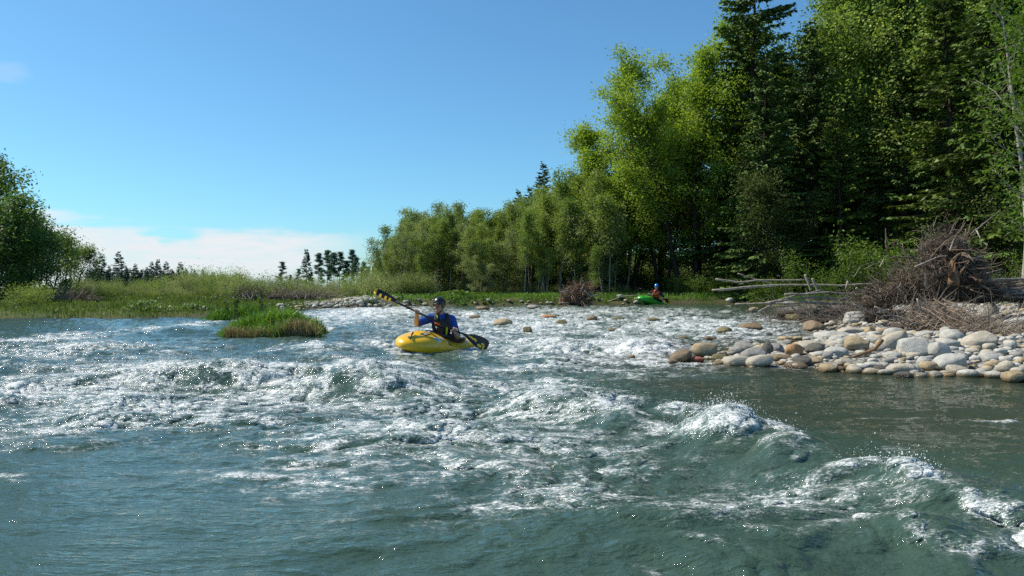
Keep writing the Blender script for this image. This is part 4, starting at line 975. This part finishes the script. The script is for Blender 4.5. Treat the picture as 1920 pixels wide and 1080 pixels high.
for P, r in [([(1720, 560), (1730, 585), (1775, 595), (1810, 600)], .02), ([(1640, 575), (1690, 598), (1740, 612)], .022), ([(1600, 570), (1660, 600)], .016), ([(1790, 610), (1880, 622)], .014), ([(1700, 615), (1790, 632), (1860, 640)], .014), ([(1670, 590), (1710, 620)], .014)]:
    stick('branch', [wpt3(x, y, 15.2) - inv for x, y in P], r, r * .5, wd_grey, parent=e, n=6)
for i in range(11):                                    # roots trailing down to the right over the stones
    x0, y0 = 1700 + rw.uniform(0, 70), 555 + rw.uniform(0, 45); L = rw.uniform(60, 120); k = rw.uniform(.45, .75)
    P = [(x0, y0), (x0 + L * .35, y0 + L * k * .25), (x0 + L * .7, y0 + L * k * .62), (x0 + L, y0 + L * k * .85)]
    r = rw.uniform(.010, .022); dd = [16.0, 15.2, 14.5, 13.9]
    stick('root', [wpt3(x, y, d_ - .35) - inv for (x, y), d_ in zip(P, dd)], r, r * .4, wd_root, parent=e, n=6, wob=.03)
# driftwood heap left of it
e = empty('driftwood_heap', tuple(hit(1540, 578))); tag(e, 'low heap of grey driftwood between the rapids and the root mass', 'driftwood'); inv = np.array(e.location[:])
mb = MB(); core = MB()
for px, py, D, a, c in [(1480, 572, 22.5, .8, .14), (1530, 560, 22.0, 1.0, .22), (1590, 556, 21.0, 1.0, .26), (1640, 565, 19.5, .8, .22), (1560, 580, 20.5, .7, .1)]:
    x = wpt3(px, py, D)[0]; cen = np.array((x, D, gz(x, D) + c * .5)) - inv
    V, f = lump(cen, (a, .6, c * .8), int(px) + 3); core.add(V, [f]); tangle(mb, cen, np.array((a, .7, c)) * 1.0, 260, .3, .95, .010, (-.9, -.2, 0), .8, .12)
core.build('soil_core', wd_soil, e); mb.build('twigs', wd_twig, e, attr='tint')
for P, r in [([(1422, 585), (1460, 562), (1510, 550), (1540, 545)], .035), ([(1440, 568), (1520, 558), (1600, 560)], .05), ([(1470, 552), (1560, 548), (1620, 552)], .045), ([(1500, 566), (1580, 570), (1640, 566)], .05), ([(1530, 575), (1600, 578)], .035), ([(1455, 575), (1500, 572)], .03)]:
    stick('branch', [wpt3(x, y, 20.8) - inv for x, y in P], r * .7, r * .4, wd_grey, parent=e, n=7, wob=.018)
# separate logs
for P, D, r, r1, m, lab in [([(1342, 523), (1385, 527), (1440, 524), (1512, 523)], 26, .032, .022, wd_pale, 'uppermost long pale log reaching out over the far shore'), ([(1335, 546), (1400, 541), (1500, 534), (1600, 531), (1640, 530)], 24, .030, .022, wd_pale, 'long pale log just below the uppermost one, reaching to the root mass'),
        ([(1348, 545), (1420, 538), (1450, 537)], 27, .026, .018, wd_grey, 'short grey log lying against the two long pale logs'), ([(1384, 513), (1430, 528), (1470, 540)], 28, .025, .015, wd_grey, 'thin grey branch slanting down to the long logs'),
        ([(1510, 514), (1520, 545)], 21.5, .035, .03, wd_pale, 'left of two pale stakes sticking up from the driftwood heap'), ([(1523, 522), (1533, 545)], 21.5, .035, .03, wd_pale, 'right of two pale stakes sticking up from the driftwood heap'), ([(1590, 527), (1586, 542)], 21, .03, .02, wd_pale, 'short pale stake standing on the driftwood right of the pair'),
        ([(1605, 540), (1620, 550), (1627, 560)], 20, .03, .02, wd_pale, 'curved pale stick lying on the driftwood heap'), ([(1378, 570), (1440, 568), (1500, 569)], 27, .035, .028, wd_pale, 'pale log on the ground behind the pinkish stone'),
        ([(1598, 670), (1640, 655), (1655, 636)], 10.9, .018, .028, wd_orange, 'orange-brown crooked branch lying on the stones left of the biggest boulder'), ([(1372, 642), (1394, 628)], 14.0, .012, .008, wd_grey, 'thin stick poking out of the rapids beside the tan boulder'),
        ([(1140, 566), (1165, 556), (1196, 554)], 35.6, .03, .02, wd_pale, 'pale bent branch on the bank left of the green kayak')]:
    stick('log', [wpt3(x, y, D) for x, y in P], r, r1, m, lab, None, 'log')
for i in range(11):
    y0 = 522 + i * 3.2 + ru(-1, 1)
    stick('pole', [wpt3(1835 + ru(-20, 15), y0 + 3, 17.6 + ru(-.3, .8)), wpt3(1930, y0 + ru(-6, 4), 18.2 + ru(-.3, .8)), wpt3(2000, y0 - 3, 18.6)], .032, .022, wd_grey, 'grey pole in the heap of poles right of the root mass', None, 'pole', 'poles heaped right of the root mass')
e = empty('brush_pile', tuple(hit(1890, 560))); tag(e, 'dark brush lying under the grey poles at the right edge', 'brush pile'); inv = np.array(e.location[:])
mb = MB(); core = MB(); cen = wpt3(1900, 545, 18.4) - inv
V, f = lump(cen - (0, 0, .1), (.8, .45, .16), 44); core.add(V, [f]); tangle(mb, cen, np.array((.9, .5, .2)), 200, .3, .8, .008, (.6, 0, 0), .8, .15); core.build('soil_core', wd_soil, e); mb.build('twigs', wd_dark, e, attr='tint')
# small root mass on the far shore
e = empty('root_mass', tuple(hit(1078, 570))); tag(e, 'small reddish-brown root mass on the far shore under the thicket', 'root mass'); inv = np.array(e.location[:])
mb = MB(); core = MB()
for px, py, a, c in [(1072, 556, .50, .38), (1090, 546, .4, .32), (1085, 568, .5, .14)]:
    cen = wpt3(px, py, 33.6) - inv; V, f = lump(cen, (a * .75, .35, c * .75), px); core.add(V, [f]); tangle(mb, cen, np.array((a, .45, c)), 260, .2, .7, .016, (0, -.3, .1), .3, .25)
core.build('soil_core', wd_soil, e); mb.build('root_tangle', leafmat('red_root', (.10, .055, .035), (.38, .26, .18), 0, spec=.15, rough=.9), e, attr='tint')
for P, r in [([(1088, 548), (1097, 530), (1092, 526)], .04), ([(1095, 545), (1108, 556), (1122, 552)], .06), ([(1062, 550), (1054, 533)], .03), ([(1050, 548), (1066, 545)], .03), ([(1048, 569), (1080, 566)], .03)]:
    stick('branch', [wpt3(x, y, 33.2) - inv for x, y in P], r, r * .5, wd_grey, parent=e, n=6)
# dark debris line upstream on the left, below the shrubs
for j, (px0, px1, D, lab) in enumerate([(450, 520, 36, 'dark debris heap of washed-up branches behind the saplings of the islet'), (520, 625, 35.5, 'long dark debris heap of branches and roots under the distant pines'), (105, 165, 33, 'dark brush heap under the lowest willow of the left bank')]):
    xm = ((px0 + px1) / 2 - 960) / F * D; e = empty('debris_heap', (xm, D, gz(xm, D))); tag(e, lab, 'debris'); inv = np.array(e.location[:]); mb = MB(); core = MB()
    for px in np.arange(px0, px1, 14):
        x = (px - 960) / F * D; c = rw.uniform(.14, .30) * (.6 if j == 2 else 1); cen = np.array((x, D, gz(x, D) + c * .5)) - inv
        V, f = lump(cen, (.3, .3, c * .8), int(px)); core.add(V, [f]); tangle(mb, cen, np.array((.36, .35, c)), 90, .25, .9, .013, (.3, 0, .25), .5, .2)
    core.build('soil_core', wd_soil, e); mb.build('twigs', wd_dark, e, attr='tint')
    if j < 2:
        for k in range(5):
            px = ru(px0, px1); stick('branch', [wpt3(px, 562, D - .6) - inv, wpt3(px + ru(-22, 5), 562 - ru(3, 16), D - .5) - inv], .04, .02, wd_grey, parent=e, n=6)
# ------------------------------------------------------------------ kayaks and paddlers
def glossy(name, col, rough=.25, var=.08, scale=6, coat=.3, scuff=None):
    m, nt, b = nt_of(name); v = objco(nt); n = noise(nt, v, scale, 4, .6)
    c = mixc(nt, n, tuple(x * (1 - var) for x in col), tuple(min(1, x * (1 + var)) for x in col))
    if scuff:
        s = noise(nt, scaled(nt, v, (4, 30, 30)), 1.5, 4, .7); c = mixc(nt, math_(nt, 'MULTIPLY', mapr(nt, s, .60, .72), .5), c, scuff)
    L_(nt, c, b.inputs['Base Color']); b.inputs['Roughness'].default_value = rough; b.inputs['Coat Weight'].default_value = coat; b.inputs['Coat Roughness'].default_value = .12
    return m
k_black = plain('black_plastic', (.012, .012, .013), .35, .2, 15); k_neo = plain('black_neoprene', (.012, .013, .016), .7, .3, 40, .3)
k_yel = glossy('yellow_plastic', (.76, .43, .006), .28, .06, 6, .3, (.75, .55, .2)); k_grn = glossy('green_plastic', (.05, .37, .03), .28, .08, 6, .3, (.3, .6, .25))
d_white = plain('decal_white', (.72, .76, .80), .4, .05); d_blue = plain('decal_blue', (.10, .28, .50), .4, .1); d_dark = plain('decal_dark', (.02, .02, .025), .4, .1); d_lime = plain('lime_webbing', (.42, .62, .02), .6, .1); d_yel = plain('yellow_print', (.75, .48, .01), .4, .1)
k_orange = plain('orange_cloth', (.75, .16, .02), .7, .15, 30, .2); k_redcl = plain('red_cloth', (.45, .05, .02), .7, .15, 30, .2); k_blue = plain('blue_nylon', (.009, .048, .27), .55, .25, 25, .35); k_drk = plain('dark_nylon', (.022, .016, .022), .6, .3, 25, .35); k_vest = plain('black_vest_cloth', (.014, .015, .018), .75, .3, 30, .4)
skin = plain('skin', (.40, .245, .17), .5, .12, 30, .1, .4); lipm = plain('lips', (.38, .14, .11), .5); eyem = plain('eye', (.05, .035, .025), .2); browm = plain('eyebrow', (.06, .04, .025), .7)
hel_blk = glossy('helmet_black', (.012, .012, .012), .32, .2, 8, .1); hel_blu = glossy('helmet_blue', (.01, .17, .50), .25, .15, 8, .5)

def remesh(name, mb, vox, mat, parent, smooth=3, solid=None):
    o = mb.build('tmp', mat); r = o.modifiers.new('r', 'REMESH'); r.mode = 'VOXEL'; r.voxel_size = vox; r.use_smooth_shade = True
    s = o.modifiers.new('s', 'SMOOTH'); s.factor = .5; s.iterations = smooth
    me = bpy.data.meshes.new_from_object(o.evaluated_get(bpy.context.evaluated_depsgraph_get()))
    me.name = name; n = bpy.data.objects.new(name, me); C.objects.link(n); n.parent = parent
    bpy.data.objects.remove(o)
    if not me.materials: me.materials.append(mat)
    return n
SPH = ico(2)
def ball(mb, c, r, axes=None):
    V = SPH[0] * np.array(r)
    if axes is not None: V = V @ np.array(axes)
    mb.add(V + np.array(c), [SPH[1]])
def caps(mb, p0, r0, p1, r1):
    mb.tube([np.array(p0), np.array(p0) * .5 + np.array(p1) * .5, np.array(p1)], [r0, (r0 + r1) / 2, r1], 12); ball(mb, p0, r0); ball(mb, p1, r1)
def chain(mb, pts, rs):
    for i in range(len(pts) - 1): caps(mb, pts[i], rs[i], pts[i + 1], rs[i + 1])
nrm = lambda v: np.array(v, float) / (np.linalg.norm(v) + 1e-9)

def hull(s, ph):
    a = abs(s); bow = s > 0
    w_ = .335 * (1 - a ** (4.6 if bow else 3.0)) ** .6 * (1 - .12 * max(0, -s))
    zb = -.14 + (.17 if bow else .22) * a ** 2.7
    th = (1 - a ** (13 if bow else 8)) ** .5
    top = .155 + .10 * math.exp(-((s - .42) / .34) ** 2) + (.04 if bow else .0) * a
    zt = zb + (top - zb) * th if a > .0 else top
    zc = zb + .46 * (zt - zb)
    c, sn = math.cos(ph), math.sin(ph)
    y = w_ * math.copysign(abs(c) ** .8, c)
    z = zc + (zt - zc) * abs(sn) ** .95 if sn > 0 else zc - (zc - zb) * abs(sn) ** .62
    return np.array((1.06 * s, y, z))
def kayak(loc, yaw, pitch, roll, mat, label, look):
    e = empty('kayak', loc, (roll, pitch, yaw)); tag(e, label, 'kayak')
    ns, nph = 60, 40; ss = np.sin(np.linspace(-1, 1, ns) * PI / 2) * .9995
    V = np.array([[hull(s, k / nph * 2 * PI) for k in range(nph)] for s in ss]).reshape(-1, 3)
    i = np.arange(ns - 1)[:, None] * nph; j = np.arange(nph)[None]; j2 = (j + 1) % nph
    Q = np.stack([i + j, i + nph + j, i + nph + j2, i + j2], -1).reshape(-1, 4)
    mk('hull', V, [Q, np.stack([np.arange(nph), (ns - 1) * nph + np.arange(nph)[::-1]])], mat, e)
    # cockpit rim
    u = np.linspace(0, 2 * PI, 49); rim = np.stack([-.06 + .43 * np.cos(u), .245 * np.sin(u), .215 + .055 * np.cos(u) * .8], -1)
    rb = MB(); rb.tube(rim, .018, 8, cap=False); rb.build('cockpit_rim', k_black, e)
    for sg in (1, -1):                                       # grab loops
        p0, p1 = hull(.90 * sg, PI / 2 - .5), hull(.74 * sg, PI / 2)
        lp = MB(); lp.tube([p0 - (0, 0, .02), p0 + (0, 0, .04), (p0 + p1) / 2 + (0, 0, .055), p1 + (0, 0, .04), p1 - (0, 0, .02)], .011, 6); lp.build('grab_loop', k_black, e)
    def decal(name, s0, s1, a0, a1, m, off=.003, sk=0.0):
        n = 6; P = []
        for p in np.linspace(a0, a1, n):
            for s in np.linspace(s0, s1, n):
                s_ = s + sk * (p - a0) / (a1 - a0); h = hull(s_, p); du = hull(s_ + .01, p) - h; dv = hull(s_, p + .02) - h; nn = nrm(np.cross(du, dv)); nn = nn if nn @ (h * (0, 1, 1) - (0, 0, .02)) > 0 else -nn
                P.append(h + nn * off)
        i = np.arange(n - 1)[:, None] * n; j = np.arange(n - 1)[None]
        return mk(name, np.array(P), [np.stack([i + j, i + j + 1, i + n + j + 1, i + n + j], -1).reshape(-1, 4)], m, e)
    if look == 'yellow':
        D = math.radians
        d = decal('sticker', .40, .48, D(28), D(50), d_white, .003, .05); decal('sticker', .43, .47, D(32), D(46), d_blue, .005, .05)
        decal('sticker', .31, .36, D(40), D(54), d_white, .003, .03)
        decal('logo_plate', .13, .21, D(24), D(42), d_dark); decal('logo_stroke', .175, .20, D(27), D(39), d_yel, .0055); decal('logo_stroke', .14, .165, D(27), D(30), d_yel, .0055); decal('logo_stroke', .14, .165, D(36), D(39), d_yel, .0055)
        decal('lettering', .23, .24, D(26), D(40), d_white); decal('lettering', .255, .265, D(26), D(40), d_white); decal('lettering', .24, .255, D(32), D(35), d_white, .004)
        decal('deck_patch', .50, .62, D(66), D(84), k_black, .004, .04); decal('deck_patch', .55, .58, D(70), D(78), d_white, .007, .04)
    else:
        D = math.radians
        decal('sticker', -.42, -.25, D(40), D(66), d_white); decal('sticker', .25, .36, D(30), D(46), d_dark)
    return e
def paddle(pa, pb, faces, label, marks):
    """shaft and two blades from tip pa to tip pb"""
    pa, pb = np.array(pa), np.array(pb); mid = (pa + pb) / 2; a = nrm(pb - pa); L = np.linalg.norm(pb - pa)
    e = empty('paddle', tuple(mid)); tag(e, label, 'paddle')
    bl = .46; sh = MB(); sh.tube([a * t for t in np.linspace(-L / 2 + bl * .8, L / 2 - bl * .8, 9)], .0155, 10); sh.build('shaft', k_black, e)
    for sg, fn in ((-1, faces[0]), (1, faces[1])):
        n = nrm(np.array(fn) - a * (np.array(fn) @ a)); w_ = np.cross(a, n); nt_, nw = 27, 15; V = []
        for side in (1, -1):
            for i in range(nt_):
                t = i / (nt_ - 1); hwid = .018 + .086 * np.interp(t, [0, .12, .35, .6, .8, .93, 1], [0, .12, .62, .95, 1.0, .80, .42])
                for j in range(nw):
                    q = j / (nw - 1) * 2 - 1
                    V.append(a * sg * (L / 2 - bl + bl * t) + w_ * (q * hwid + .012 * t * sg) + n * (side * .0065 * (1 - .6 * abs(q)) + .03 * (q * q) * t - .03 * t * t))
        Q = []; mi = []
        for side in (0, 1):
            o = side * nt_ * nw
            for i in range(nt_ - 1):
                for j in range(nw - 1):
                    f = [o + i * nw + j, o + (i + 1) * nw + j, o + (i + 1) * nw + j + 1, o + i * nw + j + 1]; Q.append(f if side else f[::-1]); mi.append(1 if marks(sg, i / (nt_ - 2), j / (nw - 2)) else 0)
        m = nt_ * nw
        def strip(ids):
            for p, q in zip(ids[:-1], ids[1:]): Q.append([p, q, q + m, p + m]); mi.append(0)
        strip([i * nw for i in range(nt_)]); strip([i * nw + nw - 1 for i in range(nt_)][::-1]); strip(list(range(nw))[::-1]); strip([(nt_ - 1) * nw + j for j in range(nw)])
        mk('blade', np.array(V), [np.array(Q)], None, e, mats=[k_black, d_yel], midx=mi)
    return e

def person(J, label, look, kay):
    """J: joints in the world; the body is one surface, clothing and helmet are its children"""
    root = J['hip']; e = empty('person', tuple(root)); tag(e, label, 'person'); g = {k: np.array(v) - root for k, v in J.items() if k not in ('f', 'grip')}
    f = nrm(J['f']); u = nrm((f[0] * .10, f[1] * .10, 1)); u = nrm(u - f * (u @ f)); rt = np.cross(f, u); hc = g['head']
    ax = [rt, f, u]; mb = MB()
    E = lambda c, r: ball(mb, hc + rt * c[0] + f * c[1] + u * c[2], r, ax)
    E((0, -.008, .012), (.076, .095, .098)); E((0, .028, -.062), (.056, .062, .062)); E((0, .070, -.108), (.024, .022, .020))
    E((0, .080, .020), (.055, .018, .012)); E((0, .085, -.085), (.024, .014, .010)); E((0, .083, -.099), (.020, .014, .008))
    for s in (1, -1): E((s * .042, .062, -.045), (.027, .026, .028)); E((s * .079, -.005, -.025), (.011, .020, .032)); E((s * .031, .074, -.012), (.014, .012, .010))
    caps(mb, hc + f * .090 + u * .005, .009, hc + f * .112 - u * .042, .014); E((0, .102, -.050), (.018, .014, .009))
    caps(mb, hc - u * .07 - f * .012, .054, g['neck'], .062)
    # trunk
    up = nrm(g['neck'] - g['waist']); side = nrm(g['sR'] - g['sL']); fw = np.cross(up, side); fw = fw if fw @ f > 0 else -fw; tx = [side, fw, up]
    ball(mb, g['chest'], (.155, .105, .17), tx); ball(mb, g['waist'], (.135, .10, .13), tx); ball(mb, g['waist'] * .4, (.155, .115, .12), tx)
    caps(mb, g['sR'], .062, g['neck'], .058); caps(mb, g['sL'], .062, g['neck'], .058)
    # arms
    for s in 'RL':
        sh, el, wr = g['s' + s], g['e' + s], g['w' + s]
        chain(mb, [sh, sh * .6 + el * .4, el], [.058, .052, .040]); chain(mb, [el, el * .65 + wr * .35, wr], [.041, .043, .027])
        # hand closed round the shaft: c is the shaft under the palm, a along it
        c, a = np.array(J['grip'][s][0]) - root, nrm(J['grip'][s][1]); n = wr - c; n = nrm(n - a * (n @ a)); b_ = np.cross(a, n)
        if b_[2] < 0: b_ = -b_                            # fingers go over the top of the shaft
        R = lambda th, r: n * math.cos(th) * r + b_ * math.sin(th) * r
        kn = []
        order = (1, -1)[s == 'L']
        for i, (o, ln) in enumerate([(.033, .92), (.011, 1.05), (-.011, 1.0), (-.032, .82)]):
            oa = c + a * o * order
            k0 = oa + R(.75, .046); pts = [k0, oa + R(1.75, .034 * (.9 + .1 * ln)), oa + R(2.75, .029), oa + R(3.2 + .75 * ln, .028)]
            chain(mb, pts, [.0105, .0095, .0088, .0078]); kn.append(k0)
            caps(mb, wr * .75 + c * .25 + a * o * order * .5, .016, k0, .0125)
        th0 = wr * .7 + c * .3 + a * .022 * order; oa = c + a * .048 * order
        chain(mb, [th0, oa + R(-.35, .040), oa + R(-1.3, .031), oa + R(-2.2, .028)], [.017, .0125, .0105, .009])
        caps(mb, wr, .027, wr * .55 + c * .45 + n * .018, .028)
    # legs run forward inside the boat
    h = np.array(kay.rotation_euler.to_matrix() @ Vector((1, 0, 0))); l = np.array(kay.rotation_euler.to_matrix() @ Vector((0, 1, 0)))
    for s in (1, -1):
        hp = np.array((0, 0, .0)) + l * s * .08; kn_ = hp + h * .40 + l * s * .06 + (0, 0, .06); an = kn_ + h * .34 - (0, 0, .035)
        chain(mb, [hp, kn_, an], [.072, .050, .034]); caps(mb, an, .03, an + h * .10 - (0, 0, .01), .022)
    body = remesh('body', mb, .0036 if look == 'blue' else .0045, skin, e, 2)
    me = body.data; me.materials.append(lipm); me.materials.append(eyem); me.materials.append(browm)
    cs = np.zeros(len(me.polygons) * 3); me.polygons.foreach_get('center', cs); cs = cs.reshape(-1, 3); q = cs - hc; lx, ly, lz = q @ rt, q @ f, q @ u
    mi = np.zeros(len(cs), np.int32); mi[(((lx / .023) ** 2 + ((lz + .089) / .011) ** 2) < 1) & (ly > .06)] = 1
    for s in (1, -1):
        mi[(((lx - s * .031) / .014) ** 2 + ((lz + .012) / .006) ** 2 < 1) & (ly > .05)] = 2; mi[(np.abs(lx - s * .032) < .021) & (np.abs(lz - .012) < .006) & (ly > .05)] = 3
    me.polygons.foreach_set('material_index', mi)
    # jacket with short or long sleeves
    jm = MB(); ball(jm, g['chest'], (.172, .120, .185), tx); ball(jm, g['waist'], (.150, .114, .145), tx); ball(jm, g['waist'] * .45, (.165, .125, .12), tx)
    for s in 'RL':
        sh, el, wr = g['s' + s], g['e' + s], g['w' + s]; caps(jm, sh, .076, g['neck'] - up * .03, .07); tip = sh + (el - sh) * .88
        chain(jm, [sh, sh * .55 + tip * .45, tip], [.075, .071, .064])
        if look != 'blue': chain(jm, [el, el * .2 + wr * .8], [.056, .042]); caps(jm, tip, .062, el, .056)
    caps(jm, g['neck'] - up * .05, .088, g['neck'] + up * .008, .068)
    remesh('jacket', jm, .008, k_blue if look == 'blue' else k_drk, e, 3)
    # buoyancy vest
    vm = MB(); ball(vm, g['chest'] - up * .03 + fw * .008, (.172, .150, .165), tx); ball(vm, g['waist'] + up * .05 + fw * .005, (.160, .142, .13), tx); ball(vm, g['chest'] + fw * .085 - up * .01, (.125, .072, .13), tx)
    for s, sd in (('R', 1), ('L', -1)):
        a0 = g['chest'] + side * sd * .09 + fw * .10 + up * .06; a1 = g['neck'] + side * sd * .085 - up * .0 + fw * .02; a2 = g['chest'] + side * sd * .09 - fw * .10 + up * .05
        chain(vm, [a0, a0 * .4 + a1 * .6 + fw * .03 + up * .015, a1 + up * .012, a2], [.042, .036, .036, .042])
    vest = remesh('life_vest', vm, .007, k_vest if look == 'blue' else k_redcl, e, 3)
    def patch(name, cx, cz, w_, h_, m, rot=0.0, out=.165):
        """a sewn-on piece curving with the chest"""
        n = 6; P = []
        for i in range(n):
            for j in range(n):
                x0, z0 = (i / (n - 1) - .5) * w_, (j / (n - 1) - .5) * h_; x = cx + x0 * math.cos(rot) - z0 * math.sin(rot); z = cz + x0 * math.sin(rot) + z0 * math.cos(rot)
                P.append(g['chest'] + side * x + up * z + fw * (out * math.sqrt(max(.05, 1 - (x / .19) ** 2 - ((z + .01) / .26) ** 2)) + .004))
        P = np.array(P); B = P - fw * .025; ii = np.arange(n - 1)[:, None] * n; jj = np.arange(n - 1)[None]; Q = np.stack([ii + jj, ii + n + jj, ii + n + jj + 1, ii + jj + 1], -1).reshape(-1, 4)
        ring = list(range(n)) + [k * n + n - 1 for k in range(1, n)] + [(n - 1) * n + k for k in range(n - 2, -1, -1)] + [k * n for k in range(n - 2, 0, -1)]
        Q2 = [[ring[k], ring[(k + 1) % len(ring)], ring[(k + 1) % len(ring)] + n * n, ring[k] + n * n] for k in range(len(ring))]
        return mk(name, np.concatenate([P, B]), [Q, Q[:, ::-1] + n * n, np.array(Q2)], m, vest)
    if look == 'blue':
        patch('orange_panel', .075, .045, .085, .05, k_orange, .3); patch('lime_strap', -.075, -.07, .030, .16, d_lime, .05); patch('chest_pocket', .03, -.075, .12, .11, k_neo, 0, .175); patch('buckle', .0, .0, .05, .025, d_dark, 0, .178)
        patch('zip_pull', .085, -.06, .012, .09, d_white, -.3); patch('shoulder_tab', .085, .135, .03, .05, d_lime, .2, .15)
    else:
        patch('orange_panel', .04, .02, .16, .05, k_orange); patch('chest_pocket', .0, -.06, .15, .09, k_orange, 0, .172); patch('buckle', 0, -.01, .05, .025, d_dark, 0, .178)
    # spray skirt from the cockpit rim up to the waist
    M = Matrix.LocRotScale(Vector(kay.location), kay.rotation_euler, None); uu = np.linspace(0, 2 * PI, 41)[:-1]; rings = []
    rim = np.array([(M @ Vector((-.06 + .44 * math.cos(t), .252 * math.sin(t), .222 + .044 * math.cos(t))))[:] for t in uu]) - root
    rim2 = np.array([(M @ Vector((-.06 + .45 * math.cos(t), .262 * math.sin(t), .200 + .044 * math.cos(t))))[:] for t in uu]) - root
    ax_ = np.array(M.to_3x3() @ Vector((1, 0, 0))); ay_ = np.array(M.to_3x3() @ Vector((0, 1, 0)))
    wst = np.array([g['waist'] + up * .03 + ax_ * .150 * math.cos(t) + ay_ * .165 * math.sin(t) for t in uu])
    for k in (0, .12, .3, .5, .68, .82, .92, 1.0): rings.append(rim * (1 - k) + wst * k - np.array((0, 0, .11)) * math.sin(PI * k) * (1 - .0 * k))
    rings = [rim2] + rings; V = np.concatenate(rings); n = len(uu); i = np.arange(len(rings) - 1)[:, None] * n; j = np.arange(n)[None]; j2 = (j + 1) % n
    mk('spray_skirt', V, [np.stack([i + j, i + j2, i + n + j2, i + n + j], -1).reshape(-1, 4)], k_neo, e)
    # helmet
    V = ico(4)[0]; Fc = ico(4)[1]; lz = V[:, 2]; ly = V[:, 1]
    cut = -.52 + .80 * sstep(.0, .85, ly) - .12 * sstep(.1, -.6, ly) * 0
    keepv = lz > cut; V2 = V.copy(); V2[:, 2] = np.where(keepv, V2[:, 2], cut); fk = keepv[Fc].sum(1) >= 1; Fc2 = Fc[fk]
    use = np.unique(Fc2); mp = np.zeros(len(V), int); mp[use] = np.arange(len(use))
    P = (V2[use] * (.096, .116, .122)) @ np.array(ax) + hc + u * .014 - f * .006
    ho = mk('helmet', P, [mp[Fc2]], hel_blk if look == 'blue' else hel_blu, e); so_ = ho.modifiers.new('shell', 'SOLIDIFY'); so_.thickness = .012; so_.offset = -.6
    vs = MB(); VP = []
    for r_, dz in ((1.0, .046), (1.16, .034)):
        for t in np.linspace(-.95, .95, 13): VP.append(hc - f * .006 + rt * .098 * r_ * math.sin(t) * .97 + f * .114 * (math.cos(t) * r_ * (1.0)) + u * (dz - .012 * t * t))
    VP = np.array(VP); vf = [[k, k + 1, 14 + k, 13 + k] for k in range(12)]
    vo = mk('visor', VP, [np.array(vf)], hel_blk if look == 'blue' else hel_blu, ho); vo.modifiers.new('shell', 'SOLIDIFY').thickness = .006
    cs_ = MB(); cs_.tube([hc + rt * .088 - u * .035, hc + rt * .070 + f * .03 - u * .09, hc + f * .05 - u * .132, hc - rt * .070 + f * .03 - u * .09, hc - rt * .088 - u * .035], .006, 6); cs_.build('chin_strap', k_black, ho)
    return e

# --- the man in blue in the yellow kayak
DK = 13.05
ky = kayak(at(828, 652, DK + .08), math.radians(237), math.radians(-2.5), math.radians(-10), k_yel, 'yellow whitewater kayak with raised round bow in the middle of the river', 'yellow')
pA, pB = np.array(at(702, 547, DK - .58)), np.array(at(916, 649, DK - .16)); a_ = nrm(pB - pA)
def on(pa, pb, px): t = (px - pa[0]) / (pb[0] - pa[0]); return t
def shaftpt(pa, pb, fx): return np.array(pa) + (np.array(pb) - np.array(pa)) * fx
gR, gL = shaftpt(pA, pB, .362), shaftpt(pA, pB, .700)
A3 = lambda px, py, d: np.array(at(px, py, DK + d))
hip = A3(829, 650, .10)
J = {'hip': hip, 'waist': A3(828, 634, .06), 'chest': A3(828, 609, .02), 'neck': A3(828, 591, .02), 'head': A3(823.5, 572, -.03), 'sR': A3(808, 596, .02), 'sL': A3(847, 599, .07),
     'eR': A3(781, 607, -.16), 'eL': A3(857, 632, -.02), 'wR': gR + np.array((-.005, .075, -.035)), 'wL': gL + np.array((.012, .072, -.052)), 'f': (-.50, -.86, -.10), 'fw': np.array((-.656, -.755, 0)), 'grip': {'R': (gR, a_), 'L': (gL, a_)}}
def marks1(sg, t, q):
    if sg < 0: return (q > .86 and t > .2) or (t > .93) or (.35 < q < .80 and .3 < t < .9 and int(t * 11) % 2 == 0)
    return (abs(q - (.25 + .5 * t)) < .12 and .15 < t < .55) or (.6 < t < .8 and abs(q - .75) < .10) or (.72 < t < .88 and .45 < q < .55) or (.82 < t < .9 and q > .6)
person(J, 'man in a black helmet and blue jacket paddling the yellow kayak', 'blue', ky)
paddle(pA, pB, ((.35, -.55, .75), (.1, -.9, .35)), 'black paddle with yellow marks held by the man in blue', marks1)
# --- the second paddler further up
DG = 35.0
kg = kayak(at(1225, 569, DG), math.radians(222), math.radians(-10), math.radians(-6), k_grn, 'bright green kayak near the far bank', 'green')
qA, qB = np.array(at(1201, 540, DG - 1.0)), np.array(at(1257, 566.5, DG + .05)); a2_ = nrm(qB - qA)
A4 = lambda px, py, d: np.array(at(px, py, DG + d))
g2R, g2L = shaftpt(qA, qB, .42), shaftpt(qA, qB, .74)
J2 = {'hip': A4(1229.5, 569, .08), 'waist': A4(1229.5, 562, .05), 'chest': A4(1230, 552, .02), 'neck': A4(1230.5, 545.5, 0), 'head': A4(1231, 537.6, -.04), 'sR': A4(1223.5, 547.5, 0), 'sL': A4(1237.5, 548, .03),
      'eR': A4(1215.5, 552, -.2), 'eL': A4(1243, 556, -.05), 'wR': g2R + np.array((-.01, .075, -.02)), 'wL': g2L + np.array((.012, .07, -.05)), 'f': (-.25, -.95, -.12), 'fw': np.array((math.cos(math.radians(222)), math.sin(math.radians(222)), 0)), 'grip': {'R': (g2R, a2_), 'L': (g2L, a2_)}}
person(J2, 'paddler in a blue helmet and red vest sitting in the green kayak', 'red', kg)
paddle(qA, qB, ((.3, -.5, .8), (.1, -.9, .3)), 'dark paddle held by the paddler with the blue helmet', lambda sg, t, q: sg > 0 and t > .7)
